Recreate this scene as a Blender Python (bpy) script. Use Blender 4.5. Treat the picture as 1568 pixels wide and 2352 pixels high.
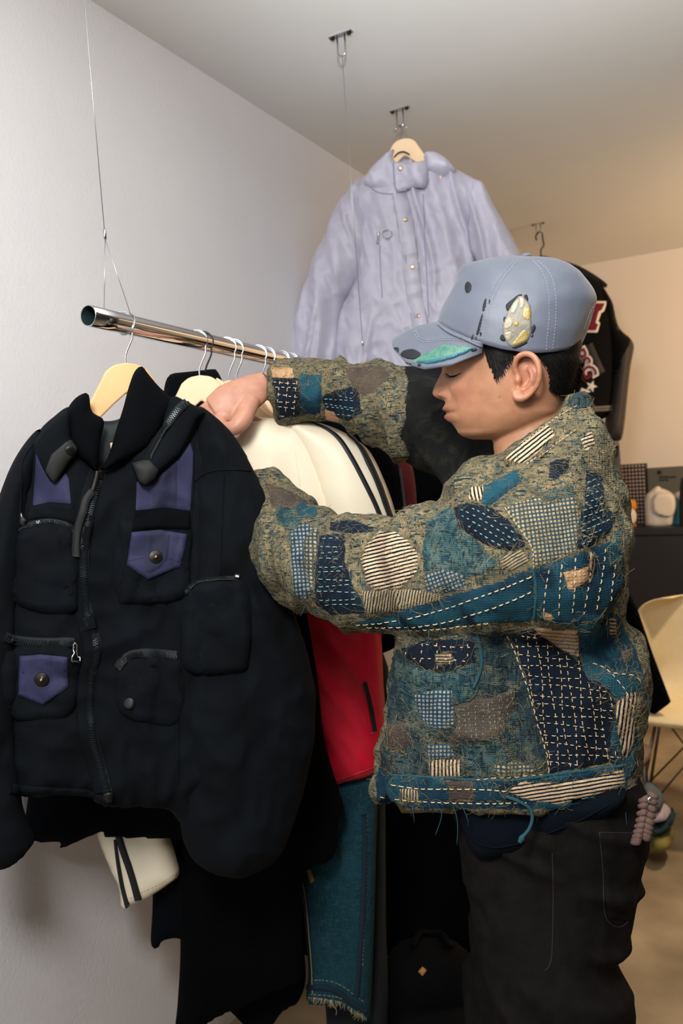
import bpy, bmesh, math, random
import numpy as np
from mathutils import Vector, Matrix
from mathutils.bvhtree import BVHTree
from mathutils.geometry import delaunay_2d_cdt

for o in list(bpy.data.objects): bpy.data.objects.remove(o)
random.seed(7); RNG = np.random.default_rng(7)
SC = bpy.context.scene; COL = SC.collection
W_, H_ = 1568.0, 2352.0
FPX = 1830.0                                   # focal length in pixels of the photograph
YAW, PITCH, ROLL = math.radians(28.5), math.atan((1176-1070)/FPX), math.radians(4.1)
CAM = np.array([1.33, 0.0, 1.47])              # wall_left is x = 0, floor is z = 0, y runs along the wall
# ---- camera
F_ = np.array([-math.sin(YAW)*math.cos(PITCH), math.cos(YAW)*math.cos(PITCH), -math.sin(PITCH)])
r0 = np.array([math.cos(YAW), math.sin(YAW), 0.0]); u0 = np.cross(r0, F_)
R_ = math.cos(ROLL)*r0 - math.sin(ROLL)*u0
U_ = math.sin(ROLL)*r0 + math.cos(ROLL)*u0
cd = bpy.data.cameras.new('camera'); cam = bpy.data.objects.new('camera', cd); COL.objects.link(cam)
cd.sensor_fit = 'VERTICAL'; cd.sensor_height = 36.0; cd.lens = FPX/H_*36.0; cd.clip_start = 0.02
cd.dof.use_dof = True; cd.dof.focus_distance = 1.2; cd.dof.aperture_fstop = 5.6
m4 = Matrix(((R_[0],U_[0],-F_[0],CAM[0]),(R_[1],U_[1],-F_[1],CAM[1]),(R_[2],U_[2],-F_[2],CAM[2]),(0,0,0,1)))
cam.matrix_world = m4; SC.camera = cam
# ---- world, lights, exposure
wd = bpy.data.worlds.new('world'); SC.world = wd; wd.use_nodes = True
bg = wd.node_tree.nodes['Background']; bg.inputs[0].default_value = (0.80,0.86,0.95,1); bg.inputs[1].default_value = 0.03
def area(name, loc, target, size, energy, color, size_y=None):
    ld = bpy.data.lights.new(name, 'AREA'); ld.energy = energy; ld.color = color; ld.size = size
    if size_y: ld.shape = 'RECTANGLE'; ld.size_y = size_y
    o = bpy.data.objects.new(name, ld); COL.objects.link(o); o.location = loc
    o.rotation_euler = (Vector(target)-Vector(loc)).to_track_quat('-Z','Y').to_euler(); return o
area('photographer_softbox', (1.12,-0.12,2.16), (0.60,1.6,1.40), 0.36, 23, (1.0,0.98,0.96))
area('shop_window_daylight', (0.75,-2.9,2.0), (0.5,1.5,2.0), 1.8, 24, (0.84,0.92,1.0), 1.5)
area('warm_wall_lamp', (2.5,3.5,1.75), (1.9,5.03,2.35), 0.6, 34, (1.0,0.68,0.40))
fl = bpy.data.lights.new('bounced_flash','SPOT'); fl.energy = 300; fl.color = (0.95,0.98,1.0); fl.spot_size = math.radians(72); fl.spot_blend = 0.7; fl.shadow_soft_size = 0.05
fo_ = bpy.data.objects.new('bounced_flash',fl); COL.objects.link(fo_); fo_.location = (1.42,-0.12,1.78); fo_.rotation_euler = (Vector((1.3,0.75,2.57))-fo_.location).to_track_quat('-Z','Y').to_euler()
sp = bpy.data.lights.new('added_floor_spot','SPOT'); sp.energy = 105; sp.color = (1.0,0.80,0.56); sp.spot_size = math.radians(96); sp.spot_blend = 0.6; sp.shadow_soft_size = 0.08  # added unseen spot that brightens the floor, chair and counter goods
so_ = bpy.data.objects.new('added_floor_spot',sp); COL.objects.link(so_); so_.location = (1.75,3.35,2.54)
SC.view_settings.view_transform = 'Standard'; SC.view_settings.look = 'None'
SC.view_settings.exposure = 0.28; SC.view_settings.gamma = 1.0; SC.view_settings.use_curve_mapping = False
# ------------------------------------------------------------------ helpers
def A(*v): return np.array(v, float)
def ray(px, py):
    d = F_*FPX + R_*(px-W_/2) - U_*(py-H_/2); return d/FPX
def atD(px, py, s): return CAM + ray(px,py)*s
def atY(px, py, y): d = ray(px,py); return CAM + d*((y-CAM[1])/d[1])
def atX(px, py, x): d = ray(px,py); return CAM + d*((x-CAM[0])/d[0])
def atZ(px, py, z): d = ray(px,py); return CAM + d*((z-CAM[2])/d[2])
def proj(P):
    v = np.atleast_2d(np.asarray(P,float))-CAM; z = v@F_
    return np.stack([W_/2+FPX*(v@R_)/z, H_/2-FPX*(v@U_)/z], 1)
class Plane:
    def __init__(s, origin, normal):
        s.o = np.asarray(origin,float); s.n = np.asarray(normal,float); s.n /= np.linalg.norm(s.n)
        up = A(0,0,1); s.v = up - s.n*np.dot(up,s.n); s.v /= np.linalg.norm(s.v); s.u = np.cross(s.v, s.n)
    def at(s, px, py): d = ray(px,py); return CAM + d*(np.dot(s.o-CAM,s.n)/np.dot(d,s.n))
    def uv(s, px, py): p = s.at(px,py)-s.o; return A(p@s.u, p@s.v)
    def P(s, u, v, h=0): return s.o + np.multiply.outer(u,s.u) + np.multiply.outer(v,s.v) + np.multiply.outer(h,s.n)
def smoothstep(a, b, x):
    t = np.clip((np.asarray(x,float)-a)/(b-a),0,1); return t*t*(3-2*t)
def lin(c): return c/12.92 if c <= 0.04045 else ((c+0.055)/1.055)**2.4
def S(r, g, b): return (lin(r/255), lin(g/255), lin(b/255), 1.0)
# value noise, vectorised
_PERM = np.random.default_rng(3).random(4096)
def _h(i,j,k): return _PERM[(i*73856093 ^ j*19349663 ^ k*83492791) & 4095]
def vnoise(P):
    P = np.asarray(P,float); i = np.floor(P).astype(np.int64); f = P-i; f = f*f*(3-2*f); r = 0
    for a in (0,1):
        for b in (0,1):
            for c in (0,1):
                w = (f[...,0] if a else 1-f[...,0])*(f[...,1] if b else 1-f[...,1])*(f[...,2] if c else 1-f[...,2])
                r = r + w*_h(i[...,0]+a, i[...,1]+b, i[...,2]+c)
    return r*2-1
def fbm(P, o=3): return sum(vnoise(np.asarray(P)*2**k + 17.3*k)/2**k for k in range(o))
def ridge(P): return 1-2*np.abs(vnoise(P))
def catmull(pts, n=8, closed=False):
    pts = np.asarray(pts,float); N = len(pts); out = []
    rng = range(N if closed else N-1)
    for i in rng:
        if closed: p0,p1,p2,p3 = pts[i-1],pts[i],pts[(i+1)%N],pts[(i+2)%N]
        else: p0,p1,p2,p3 = pts[max(i-1,0)],pts[i],pts[i+1],pts[min(i+2,N-1)]
        for t in np.linspace(0,1,n,endpoint=False):
            out.append(0.5*((2*p1)+(-p0+p2)*t+(2*p0-5*p1+4*p2-p3)*t*t+(-p0+3*p1-3*p2+p3)*t**3))
    if not closed: out.append(pts[-1])
    return np.array(out)
def resample(pts, step, closed=False):
    pts = np.asarray(pts,float)
    if closed: pts = np.vstack([pts, pts[:1]])
    seg = np.linalg.norm(np.diff(pts,axis=0),axis=1); s = np.concatenate([[0],np.cumsum(seg)])
    n = max(3 if closed else 1, int(round(s[-1]/step))); t = np.linspace(0,s[-1],n+1)
    if closed: t = t[:-1]
    return np.stack([np.interp(t,s,pts[:,k]) for k in range(pts.shape[1])],1)
def inside(poly, Q):
    x, y = Q[:,0], Q[:,1]; r = np.zeros(len(Q),bool); n = len(poly); j = n-1
    for i in range(n):
        xi,yi = poly[i]; xj,yj = poly[j]
        c = ((yi>y)!=(yj>y)) & (x < (xj-xi)*(y-yi)/((yj-yi) if yj!=yi else 1e-12)+xi); r ^= c; j = i
    return r
def edgedist(poly, Q):
    d = np.full(len(Q),1e9); n = len(poly)
    for i in range(n):
        a = poly[i]; b = poly[(i+1)%n]; ab = b-a; L = ab@ab
        t = np.clip(((Q-a)@ab)/(L if L>0 else 1),0,1); d = np.minimum(d, np.linalg.norm(Q-(a+t[:,None]*ab),axis=1))
    return d
def fill(poly, res):
    """triangulated interior of a polygon: points, triangles, distance to edge (0 on the rim)"""
    lo, hi = poly.min(0), poly.max(0); g = []
    ys = np.arange(lo[1],hi[1],res*0.87)
    for k,y in enumerate(ys):
        xs = np.arange(lo[0]+(res/2 if k%2 else 0),hi[0],res); g.append(np.stack([xs,np.full(len(xs),y)],1))
    Q = np.vstack(g); Q = Q[inside(poly,Q)]; d = edgedist(poly,Q); k = d > 0.55*res; Q, d = Q[k], d[k]
    n = len(poly); pts = np.vstack([poly,Q])
    vs, es, fs, ov, oe, of = delaunay_2d_cdt([Vector(p) for p in pts], [(i,(i+1)%n) for i in range(n)], [], 1, 1e-7)
    V = np.array([tuple(v) for v in vs]); dd = np.zeros(len(V))
    src = np.array([o[0] if o else 0 for o in ov]); full = np.concatenate([np.zeros(n),d]); dd = full[src]
    T = [tuple(f) for f in fs]
    return V, T, dd
OFF = {}
def link(name, me, parent=None, mat=None):
    o = bpy.data.objects.new(name, me); COL.objects.link(o)
    if parent is not None: o.parent = parent
    if mat is not None: me.materials.append(mat)
    return o
def mk(name, V, F, mat, parent=None, smooth=True, uv=None, flip=False):
    V = np.asarray(V,float); off = OFF.get(parent.name, A(0,0,0)) if parent is not None else A(0,0,0)
    me = bpy.data.meshes.new(name)
    if flip: F = [tuple(reversed(f)) for f in F]
    me.from_pydata([tuple(v) for v in (V-off)], [], [tuple(int(i) for i in f) for f in F]); me.update()
    if smooth: me.polygons.foreach_set('use_smooth', [True]*len(me.polygons))
    if uv is not None:
        l = me.uv_layers.new(name='UVMap'); vi = np.zeros(len(me.loops),np.int32); me.loops.foreach_get('vertex_index',vi)
        l.data.foreach_set('uv', np.asarray(uv,np.float32)[vi].ravel())
    o = link(name, me, parent, mat); OFF[o.name] = off; return o
def root(name, loc, label, cat, group=None):
    o = bpy.data.objects.new(name, None); COL.objects.link(o); o.location = tuple(loc); o.empty_display_size = 0.05
    OFF[o.name] = np.asarray(loc,float); tag(o,label,cat,group); return o
def tag(o, label, cat, group=None):
    o['label'] = label; o['category'] = cat
    if group: o['group'] = group
    return o
def struct(o): o['kind'] = 'structure'; return o
def stuff(o): o['kind'] = 'stuff'; return o
class MB:
    """collects geometry for one mesh"""
    def __init__(s): s.V = []; s.F = []; s.UV = []; s.n = 0
    def add(s, V, F, uv=None):
        V = np.asarray(V,float); s.V.append(V); s.F += [tuple(i+s.n for i in f) for f in F]
        s.UV.append(np.asarray(uv,float) if uv is not None else V[:,:2]); s.n += len(V); return s
    def box(s, lo, hi):
        x0,y0,z0 = lo; x1,y1,z1 = hi
        s.add([(x0,y0,z0),(x1,y0,z0),(x1,y1,z0),(x0,y1,z0),(x0,y0,z1),(x1,y0,z1),(x1,y1,z1),(x0,y1,z1)],
              [(0,3,2,1),(4,5,6,7),(0,1,5,4),(1,2,6,5),(2,3,7,6),(3,0,4,7)]); return s
    def obj(s, name, mat, parent=None, smooth=True):
        return mk(name, np.vstack(s.V), s.F, mat, parent, smooth, uv=np.vstack(s.UV))
def frames(P, up=None):
    P = np.asarray(P,float); T = np.gradient(P,axis=0); T /= np.linalg.norm(T,axis=1)[:,None]+1e-12
    a = np.asarray(up,float) if up is not None else (A(0,0,1) if abs(T[0][2])<0.9 else A(1,0,0))
    n = a-T[0]*np.dot(a,T[0]); n /= np.linalg.norm(n); N = [n]
    for i in range(1,len(P)):
        n = N[-1]-T[i]*np.dot(N[-1],T[i]); n /= np.linalg.norm(n)+1e-12; N.append(n)
    N = np.array(N); B = np.cross(T,N); return T,N,B
def tube(P, r, seg=8, caps=True, up=None, r2=None, closed=False):
    """swept (elliptic) tube; r along the frame normal, r2 along the binormal"""
    P = np.asarray(P,float); n = len(P); T,N,B = frames(P,up)
    r = np.broadcast_to(np.asarray(r,float),(n,)); r2 = r if r2 is None else np.broadcast_to(np.asarray(r2,float),(n,))
    th = np.linspace(0,2*np.pi,seg,endpoint=False); c,sn = np.cos(th),np.sin(th)
    V = (P[:,None,:]+N[:,None,:]*(r[:,None]*c)[:,:,None]+B[:,None,:]*(r2[:,None]*sn)[:,:,None]).reshape(-1,3)
    F = [(i*seg+j,i*seg+(j+1)%seg,((i+1)%n)*seg+(j+1)%seg,((i+1)%n)*seg+j) for i in range(n if closed else n-1) for j in range(seg)]
    L = np.concatenate([[0],np.cumsum(np.linalg.norm(np.diff(P,axis=0),axis=1))])
    uv = np.stack([np.tile(th/(2*np.pi),n),np.repeat(L,seg)],1)
    if caps and not closed:
        k = len(V); V = np.vstack([V,P[0],P[-1]]); uv = np.vstack([uv,[0,0],[0,L[-1]]])
        F += [(k,(j+1)%seg,j) for j in range(seg)]+[(k+1,(n-1)*seg+j,(n-1)*seg+(j+1)%seg) for j in range(seg)]
    return V,F,uv
def lathe(profile, origin, axis, seg=20, ref=None):
    """profile: (radius, height) pairs revolved about axis"""
    ax = np.asarray(axis,float); ax /= np.linalg.norm(ax); a = A(0,0,1) if abs(ax[2])<0.9 else A(1,0,0)
    e1 = np.cross(a,ax); e1 /= np.linalg.norm(e1); e2 = np.cross(ax,e1); V = []; n = len(profile)
    for r,h in profile:
        for t in np.linspace(0,2*np.pi,seg,endpoint=False): V.append(np.asarray(origin)+ax*h+(e1*math.cos(t)+e2*math.sin(t))*r)
    F = [(i*seg+j,i*seg+(j+1)%seg,(i+1)*seg+(j+1)%seg,(i+1)*seg+j) for i in range(n-1) for j in range(seg)]
    F += [tuple(reversed(range(seg))), tuple(range((n-1)*seg,n*seg))]
    return np.array(V),F
def prism(poly3, d):
    """closed polygon (3D points) extruded by vector d"""
    P = np.asarray(poly3,float); n = len(P); V = np.vstack([P,P+np.asarray(d)])
    return V,[tuple(reversed(range(n))),tuple(range(n,2*n))]+[(i,(i+1)%n,n+(i+1)%n,n+i) for i in range(n)]
def bvh(V, F): return BVHTree.FromPolygons([tuple(v) for v in V],[tuple(int(i) for i in f) for f in F])
def bvh_obj(*objs):
    V = []; F = []; n = 0
    for o in objs:
        me = o.data; v = np.zeros(len(me.vertices)*3); me.vertices.foreach_get('co',v); V.append(v.reshape(-1,3)+OFF.get(o.name,0))
        F += [tuple(i+n for i in p.vertices) for p in me.polygons]; n += len(me.vertices)
    return bvh(np.vstack(V),F)
def hit(px, py, B):
    d = ray(px,py); d = d/np.linalg.norm(d); h = B.ray_cast(Vector(CAM),Vector(d))
    if h[0] is None: return None
    n = np.array(h[1]);
    if n@d > 0: n = -n
    return np.array(h[0]), n
def puff(px_outline, pl, tf, tb, R, res=0.008, disp=None, smooth_n=6, raw=False, hem=None, Rhem=0.02):
    """a stuffed / hanging piece: outline traced on plane pl, rounded to depth tf in front and tb behind"""
    uvs = np.array(px_outline,float) if raw else np.array([pl.uv(*p) for p in px_outline])
    poly = resample(catmull(uvs,smooth_n,True) if smooth_n else uvs, res, True)
    V,T,d = fill(poly,res); x = np.clip(d/R,0,1)
    if hem is not None:      # open lower edge: round the sides with R, let the cloth drop straight to the hem
        hl = np.array([pl.uv(*p) for p in hem]); lo = edgedist(resample(hl,res),poly) < 2.2*res
        side = poly[~lo]; ds = np.full(len(V),1e9)
        for k in range(0,len(V),4000): ds[k:k+4000] = np.sqrt(((V[k:k+4000,None,:]-side[None])**2).sum(2)).min(1)
        x = np.minimum(np.clip(ds/R,0,1), np.clip(d/Rhem,0,1))
    prof = np.sqrt(np.maximum(0,1-(1-x)**2))
    h = tf*prof
    if disp is not None: h = h + disp(V[:,0],V[:,1],d)*np.clip(d/0.012,0,1)
    P = pl.P(V[:,0],V[:,1],h); back = pl.P(V[:,0],V[:,1],-tb*prof)
    rim = d <= 0; idx = np.arange(len(V)); bi = np.where(rim,idx,len(V)+np.cumsum(~rim)-1)
    # orient front faces towards +n
    F = []
    for t in T:
        a,b,c = (V[i] for i in t[:3]); s = (b[0]-a[0])*(c[1]-a[1])-(b[1]-a[1])*(c[0]-a[0])
        F.append(t if s > 0 else tuple(reversed(t)))
    G = [tuple(int(bi[i]) for i in reversed(t)) for t in F]
    VV = np.vstack([P,back[~rim]]); uv = np.vstack([V,V[~rim]])
    return VV, F+G, uv
def on_line(px_pts, B, step=4.0, smooth_n=6):
    pts = np.asarray(px_pts,float); pts = resample(catmull(pts,smooth_n) if smooth_n and len(pts)>2 else pts, step)
    P=[];N=[]
    for p in pts:
        h = hit(p[0],p[1],B)
        if h: P.append(h[0]); N.append(h[1])
    return np.array(P),np.array(N)
def ribbon(px_pts, B, w, th=0.002, step=4.0, off=0.0, smooth_n=6, w1=None):
    """flat strip of width w and thickness th lying on a surface along a traced line"""
    P,N = on_line(px_pts,B,step,smooth_n)
    if len(P)<2: return None
    return ribbon3(P,N,w,th,off,w1)
def ribbon3(P, N, w, th=0.002, off=0.0, w1=None):
    n = len(P); T = np.gradient(P,axis=0); T /= np.linalg.norm(T,axis=1)[:,None]+1e-12
    for _ in range(2): N = N.copy(); N[1:-1] = (N[:-2]+N[1:-1]+N[2:]); N /= np.linalg.norm(N,axis=1)[:,None]
    Bn = np.cross(N,T); Bn /= np.linalg.norm(Bn,axis=1)[:,None]+1e-12
    ww = np.linspace(w,w if w1 is None else w1,n)[:,None]/2; P = P+N*off
    V = np.concatenate([P-Bn*ww-N*th*.5,P-Bn*ww*.9+N*th,P+Bn*ww*.9+N*th,P+Bn*ww-N*th*.5]); F = []
    for i in range(n-1):
        for a,b in ((0,1),(1,2),(2,3),(3,0)): F.append((a*n+i,b*n+i,b*n+i+1,a*n+i+1))
    F += [(0,n,2*n,3*n),(3*n+n-1,2*n+n-1,n+n-1,n-1)]
    L = np.concatenate([[0],np.cumsum(np.linalg.norm(np.diff(P,axis=0),axis=1))]); uv = np.concatenate([np.stack([L,np.full(n,k)],1) for k in (0,.05,.95,1)])
    return V,F,uv
def cord(px_pts, B, r, step=4.0, off=0.0, seg=6, smooth_n=6):
    P,N = on_line(px_pts,B,step,smooth_n)
    if len(P)<2: return None
    return tube(P+N*off, r, seg)
def patch(px_poly, B, off=0.0015, th=0.0015, res=5.0, smooth_n=0, rough=0.0, uvrot=0.0, uvscale=1/1500.0, disp=None):
    """sheet of cloth lying on a surface inside a traced outline (own edge thickness)"""
    poly = np.asarray(px_poly,float)
    if smooth_n: poly = catmull(poly,smooth_n,True)
    poly = resample(poly,res,True)
    if rough:
        poly = poly + rough*np.stack([vnoise(np.c_[poly/9.0,np.full(len(poly),3.3)]),vnoise(np.c_[poly/9.0,np.full(len(poly),8.1)])],1)
    V,T,d = fill(poly,res); P=[];N=[];ok=[]
    for p in V:
        h = hit(p[0],p[1],B)
        if h: P.append(h[0]); N.append(h[1]); ok.append(True)
        else: P.append(A(0,0,0)); N.append(A(0,0,1)); ok.append(False)
    P=np.array(P);N=np.array(N);ok=np.array(ok)
    dep=(P-CAM)@F_; F=[]
    for t in T:
        if all(ok[i] for i in t):
            z=dep[list(t)]
            if z.max()-z.min()<0.05: F.append(t)
    if F:      # keep the largest connected piece
        par=list(range(len(V)))
        def fd(a):
            while par[a]!=a: par[a]=par[par[a]]; a=par[a]
            return a
        for t in F:
            for q in t[1:]: par[fd(q)]=fd(t[0])
        cnt={}
        for t in F: k=fd(t[0]); cnt[k]=cnt.get(k,0)+1
        best=max(cnt,key=cnt.get); F=[t for t in F if fd(t[0])==best]
        used=sorted({i for t in F for i in t}); rm={a:b for b,a in enumerate(used)}
        V,P,N,d=V[used],P[used],N[used],d[used]; F=[tuple(rm[i] for i in t) for t in F]
    o = off*(0.25+0.75*np.clip(d/(res*0.9),0,1)) if th>0 else np.full(len(V),off)
    if disp is not None: o = o+disp(V[:,0],V[:,1],d)
    P = P+N*o[:,None]; c,s = math.cos(uvrot),math.sin(uvrot)
    uv = np.stack([(V[:,0]*c-V[:,1]*s),(V[:,0]*s+V[:,1]*c)],1)*uvscale
    F2=[]
    for t in F:
        a,b,cc=(P[i] for i in t); F2.append(t if np.cross(b-a,cc-a)@N[t[0]]>0 else tuple(reversed(t)))
    return P,F2,uv
def dashes(mb, px_pts, B, dl=9.0, gap=7.0, w=0.0011, h=0.0009, jit=0.15, smooth_n=4, lift=0.0):
    pts=np.asarray(px_pts,float); pts=resample(catmull(pts,smooth_n) if smooth_n and len(pts)>2 else pts,1.0); i=random.uniform(0,gap)
    while i+dl < len(pts):
        L=dl*(1+random.uniform(-jit,jit)*2); a=pts[int(i)]; b=pts[min(len(pts)-1,int(i+L))]; m=(a+b)/2+[random.uniform(-1,1)*jit*3,random.uniform(-1,1)*jit*3]
        hs=[hit(*q,B) for q in (a,m,b)]
        if all(hs) and np.linalg.norm(hs[0][0]-hs[2][0])<0.03:
            P=np.array([q[0] for q in hs]); N=np.array([q[1] for q in hs]); P=P+N*lift; P[1]+=N[1]*h*1.3
            T=P[2]-P[0]; T/=np.linalg.norm(T)+1e-9; S_=np.cross(N[1],T)*w/2
            V=np.vstack([P-S_,P+N*h,P+S_]); F=[(0,3,4,1),(1,4,5,2),(3,6,7,4),(4,7,8,5)]
            mb.add(V,F)
        i+=L+gap*(1+random.uniform(-jit,jit)*2)
def disc_on(px, py, B, r, prof, seg=18):
    h=hit(px,py,B)
    if not h: return None
    return lathe([(a*r,b*r) for a,b in prof],h[0],h[1],seg)
# ------------------------------------------------------------------ materials
MATS={}
def mat(name, col, rough=0.6, metal=0.0, var=0.0, vscale=30.0, bump=0.0, bscale=300.0, col2=None, spec=0.5, sheen=0.0, coord='Object', dist=0.002, coat=0.0, detail=4.0):
    m=bpy.data.materials.new(name); m.use_nodes=True; nt=m.node_tree; b=nt.nodes['Principled BSDF']
    b.inputs['Base Color'].default_value=col; b.inputs['Roughness'].default_value=rough; b.inputs['Metallic'].default_value=metal
    b.inputs['Specular IOR Level'].default_value=spec
    if coat: b.inputs['Coat Weight'].default_value=coat; b.inputs['Coat Roughness'].default_value=0.25
    if sheen: b.inputs['Sheen Weight'].default_value=sheen; b.inputs['Sheen Roughness'].default_value=0.5
    tc=nt.nodes.new('ShaderNodeTexCoord')
    if var or col2:
        n=nt.nodes.new('ShaderNodeTexNoise'); n.inputs['Scale'].default_value=vscale; n.inputs['Detail'].default_value=detail; nt.links.new(tc.outputs[coord],n.inputs['Vector'])
        r=nt.nodes.new('ShaderNodeValToRGB'); r.color_ramp.elements[0].position=0.32; r.color_ramp.elements[1].position=0.68
        c2=col2 if col2 else tuple(min(1,c*(1+var)) for c in col[:3])+(1,); c1=col if col2 else tuple(c*(1-var) for c in col[:3])+(1,)
        r.color_ramp.elements[0].color=c1; r.color_ramp.elements[1].color=c2
        nt.links.new(n.outputs['Fac'],r.inputs['Fac']); nt.links.new(r.outputs['Color'],b.inputs['Base Color'])
    if bump:
        n2=nt.nodes.new('ShaderNodeTexNoise'); n2.inputs['Scale'].default_value=bscale; n2.inputs['Detail'].default_value=3; nt.links.new(tc.outputs[coord],n2.inputs['Vector'])
        bp=nt.nodes.new('ShaderNodeBump'); bp.inputs['Strength'].default_value=bump; bp.inputs['Distance'].default_value=dist
        nt.links.new(n2.outputs['Fac'],bp.inputs['Height']); nt.links.new(bp.outputs['Normal'],b.inputs['Normal'])
    MATS[name]=m; return m
def weave(name, cA, cB, cC=None, scale=900.0, cell=0.5, patch_scale=14.0, bump=0.5, rough=0.9, coord='Object', warp=None, mixw=0.5, streak=None):
    """threadbare cloth: patchy noise mixes the dyes, two crossed wave textures make warp and weft"""
    m=bpy.data.materials.new(name); m.use_nodes=True; nt=m.node_tree; N=nt.nodes; L=nt.links; b=N['Principled BSDF']
    b.inputs['Roughness'].default_value=rough; b.inputs['Specular IOR Level'].default_value=0.2
    tc=N.new('ShaderNodeTexCoord'); co=tc.outputs[coord]
    def noise(s,d=4.0,dis=0.0):
        n=N.new('ShaderNodeTexNoise'); n.inputs['Scale'].default_value=s; n.inputs['Detail'].default_value=d; n.inputs['Distortion'].default_value=dis; L.new(co,n.inputs['Vector']); return n.outputs['Fac']
    def ramp(f,p0,p1,c0,c1):
        r=N.new('ShaderNodeValToRGB'); e=r.color_ramp.elements; e[0].position=p0; e[1].position=p1; e[0].color=c0; e[1].color=c1; L.new(f,r.inputs['Fac']); return r.outputs['Color']
    def mix(f,a,c):
        x=N.new('ShaderNodeMix'); x.data_type='RGBA'
        for s,v in ((x.inputs['Factor'],f),(x.inputs[6],a),(x.inputs[7],c)):
            if isinstance(v,(tuple,float)): s.default_value=v
            else: L.new(v,s)
        return x.outputs[2]
    BW=((0,0,0,1),(1,1,1,1))
    f1=ramp(noise(patch_scale,6.0,0.6),0.42,0.58,*BW); col=mix(f1,cA,cB)
    if cC: col=mix(ramp(noise(patch_scale*1.7,5.0,0.4),0.52,0.62,*BW),col,cC)
    def wave(axis):
        w=N.new('ShaderNodeTexWave'); w.bands_direction=axis; w.inputs['Scale'].default_value=scale/20; w.inputs['Distortion'].default_value=1.2; w.inputs['Detail'].default_value=1.0; w.inputs['Detail Scale'].default_value=2.0
        L.new(co,w.inputs['Vector']); return w.outputs['Fac']
    wx=wave('X'); wy=wave('Y' if coord=='UV' else 'Z')
    mm=N.new('ShaderNodeMath'); mm.operation='MULTIPLY'; L.new(wx,mm.inputs[0]); L.new(wy,mm.inputs[1])
    if streak:
        for sc3,thr in (((70,70,420),0.56),((380,380,60),0.57)):
            mp=N.new('ShaderNodeMapping'); mp.inputs['Scale'].default_value=sc3; mp.inputs['Rotation'].default_value=(0.2,0.3,0.4); L.new(co,mp.inputs['Vector'])
            sn=N.new('ShaderNodeTexNoise'); sn.inputs['Scale'].default_value=1.0; sn.inputs['Detail'].default_value=3; sn.inputs['Distortion'].default_value=0.8; L.new(mp.outputs['Vector'],sn.inputs['Vector'])
            col=mix(ramp(sn.outputs['Fac'],thr,thr+0.05,*BW),col,streak)
    dark=mix(0.55,col,(0.004,0.008,0.012,1)); wv=ramp(mm.outputs[0],0.05,0.45,*BW)
    g=N.new('ShaderNodeMath'); g.operation='MULTIPLY'; g.inputs[1].default_value=mixw; inv=N.new('ShaderNodeMath'); inv.operation='SUBTRACT'; inv.inputs[0].default_value=1.0; L.new(wv,inv.inputs[1]); L.new(inv.outputs[0],g.inputs[0])
    out=mix(g.outputs[0],col,dark); fn=ramp(noise(scale*0.6,2.0),0.35,0.65,(0.72,0.72,0.72,1),(1.2,1.2,1.2,1))
    mu=N.new('ShaderNodeMix'); mu.data_type='RGBA'; mu.blend_type='MULTIPLY'; mu.inputs['Factor'].default_value=0.8; L.new(out,mu.inputs[6]); L.new(fn,mu.inputs[7])
    L.new(mu.outputs[2],b.inputs['Base Color'])
    bp=N.new('ShaderNodeBump'); bp.inputs['Strength'].default_value=bump; bp.inputs['Distance'].default_value=0.0012
    ad=N.new('ShaderNodeMath'); ad.operation='ADD'; L.new(mm.outputs[0],ad.inputs[0]); L.new(noise(scale*0.25,3.0),ad.inputs[1]); L.new(ad.outputs[0],bp.inputs['Height']); L.new(bp.outputs['Normal'],b.inputs['Normal'])
    MATS[name]=m; return m
def stripes(name, c0, c1, freq, duty=0.5, axis='X', rough=0.9, wob=0.6, bump=0.3):
    """woven stripes along UV"""
    m=bpy.data.materials.new(name); m.use_nodes=True; nt=m.node_tree; N=nt.nodes; L=nt.links; b=N['Principled BSDF']; b.inputs['Roughness'].default_value=rough; b.inputs['Specular IOR Level'].default_value=0.2
    tc=N.new('ShaderNodeTexCoord'); w=N.new('ShaderNodeTexWave'); w.bands_direction=axis; w.inputs['Scale'].default_value=freq/20*math.pi/ math.pi; w.inputs['Distortion'].default_value=wob; w.inputs['Detail'].default_value=2; w.inputs['Detail Scale'].default_value=1.5
    L.new(tc.outputs['UV'],w.inputs['Vector']); r=N.new('ShaderNodeValToRGB'); e=r.color_ramp.elements; e[0].position=duty-0.08; e[1].position=duty+0.08; e[0].color=c0; e[1].color=c1; L.new(w.outputs['Fac'],r.inputs['Fac'])
    n=N.new('ShaderNodeTexNoise'); n.inputs['Scale'].default_value=400; L.new(tc.outputs['Object'],n.inputs['Vector'])
    mu=N.new('ShaderNodeMix'); mu.data_type='RGBA'; mu.blend_type='MULTIPLY'; mu.inputs['Factor'].default_value=0.6; L.new(r.outputs['Color'],mu.inputs[6])
    rr=N.new('ShaderNodeValToRGB'); rr.color_ramp.elements[0].position=.35; rr.color_ramp.elements[1].position=.65; rr.color_ramp.elements[0].color=(.55,.55,.55,1); L.new(n.outputs['Fac'],rr.inputs['Fac']); L.new(rr.outputs['Color'],mu.inputs[7])
    L.new(mu.outputs[2],b.inputs['Base Color'])
    bp=N.new('ShaderNodeBump'); bp.inputs['Strength'].default_value=bump; bp.inputs['Distance'].default_value=0.001; L.new(n.outputs['Fac'],bp.inputs['Height']); L.new(bp.outputs['Normal'],b.inputs['Normal'])
    MATS[name]=m; return m
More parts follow.
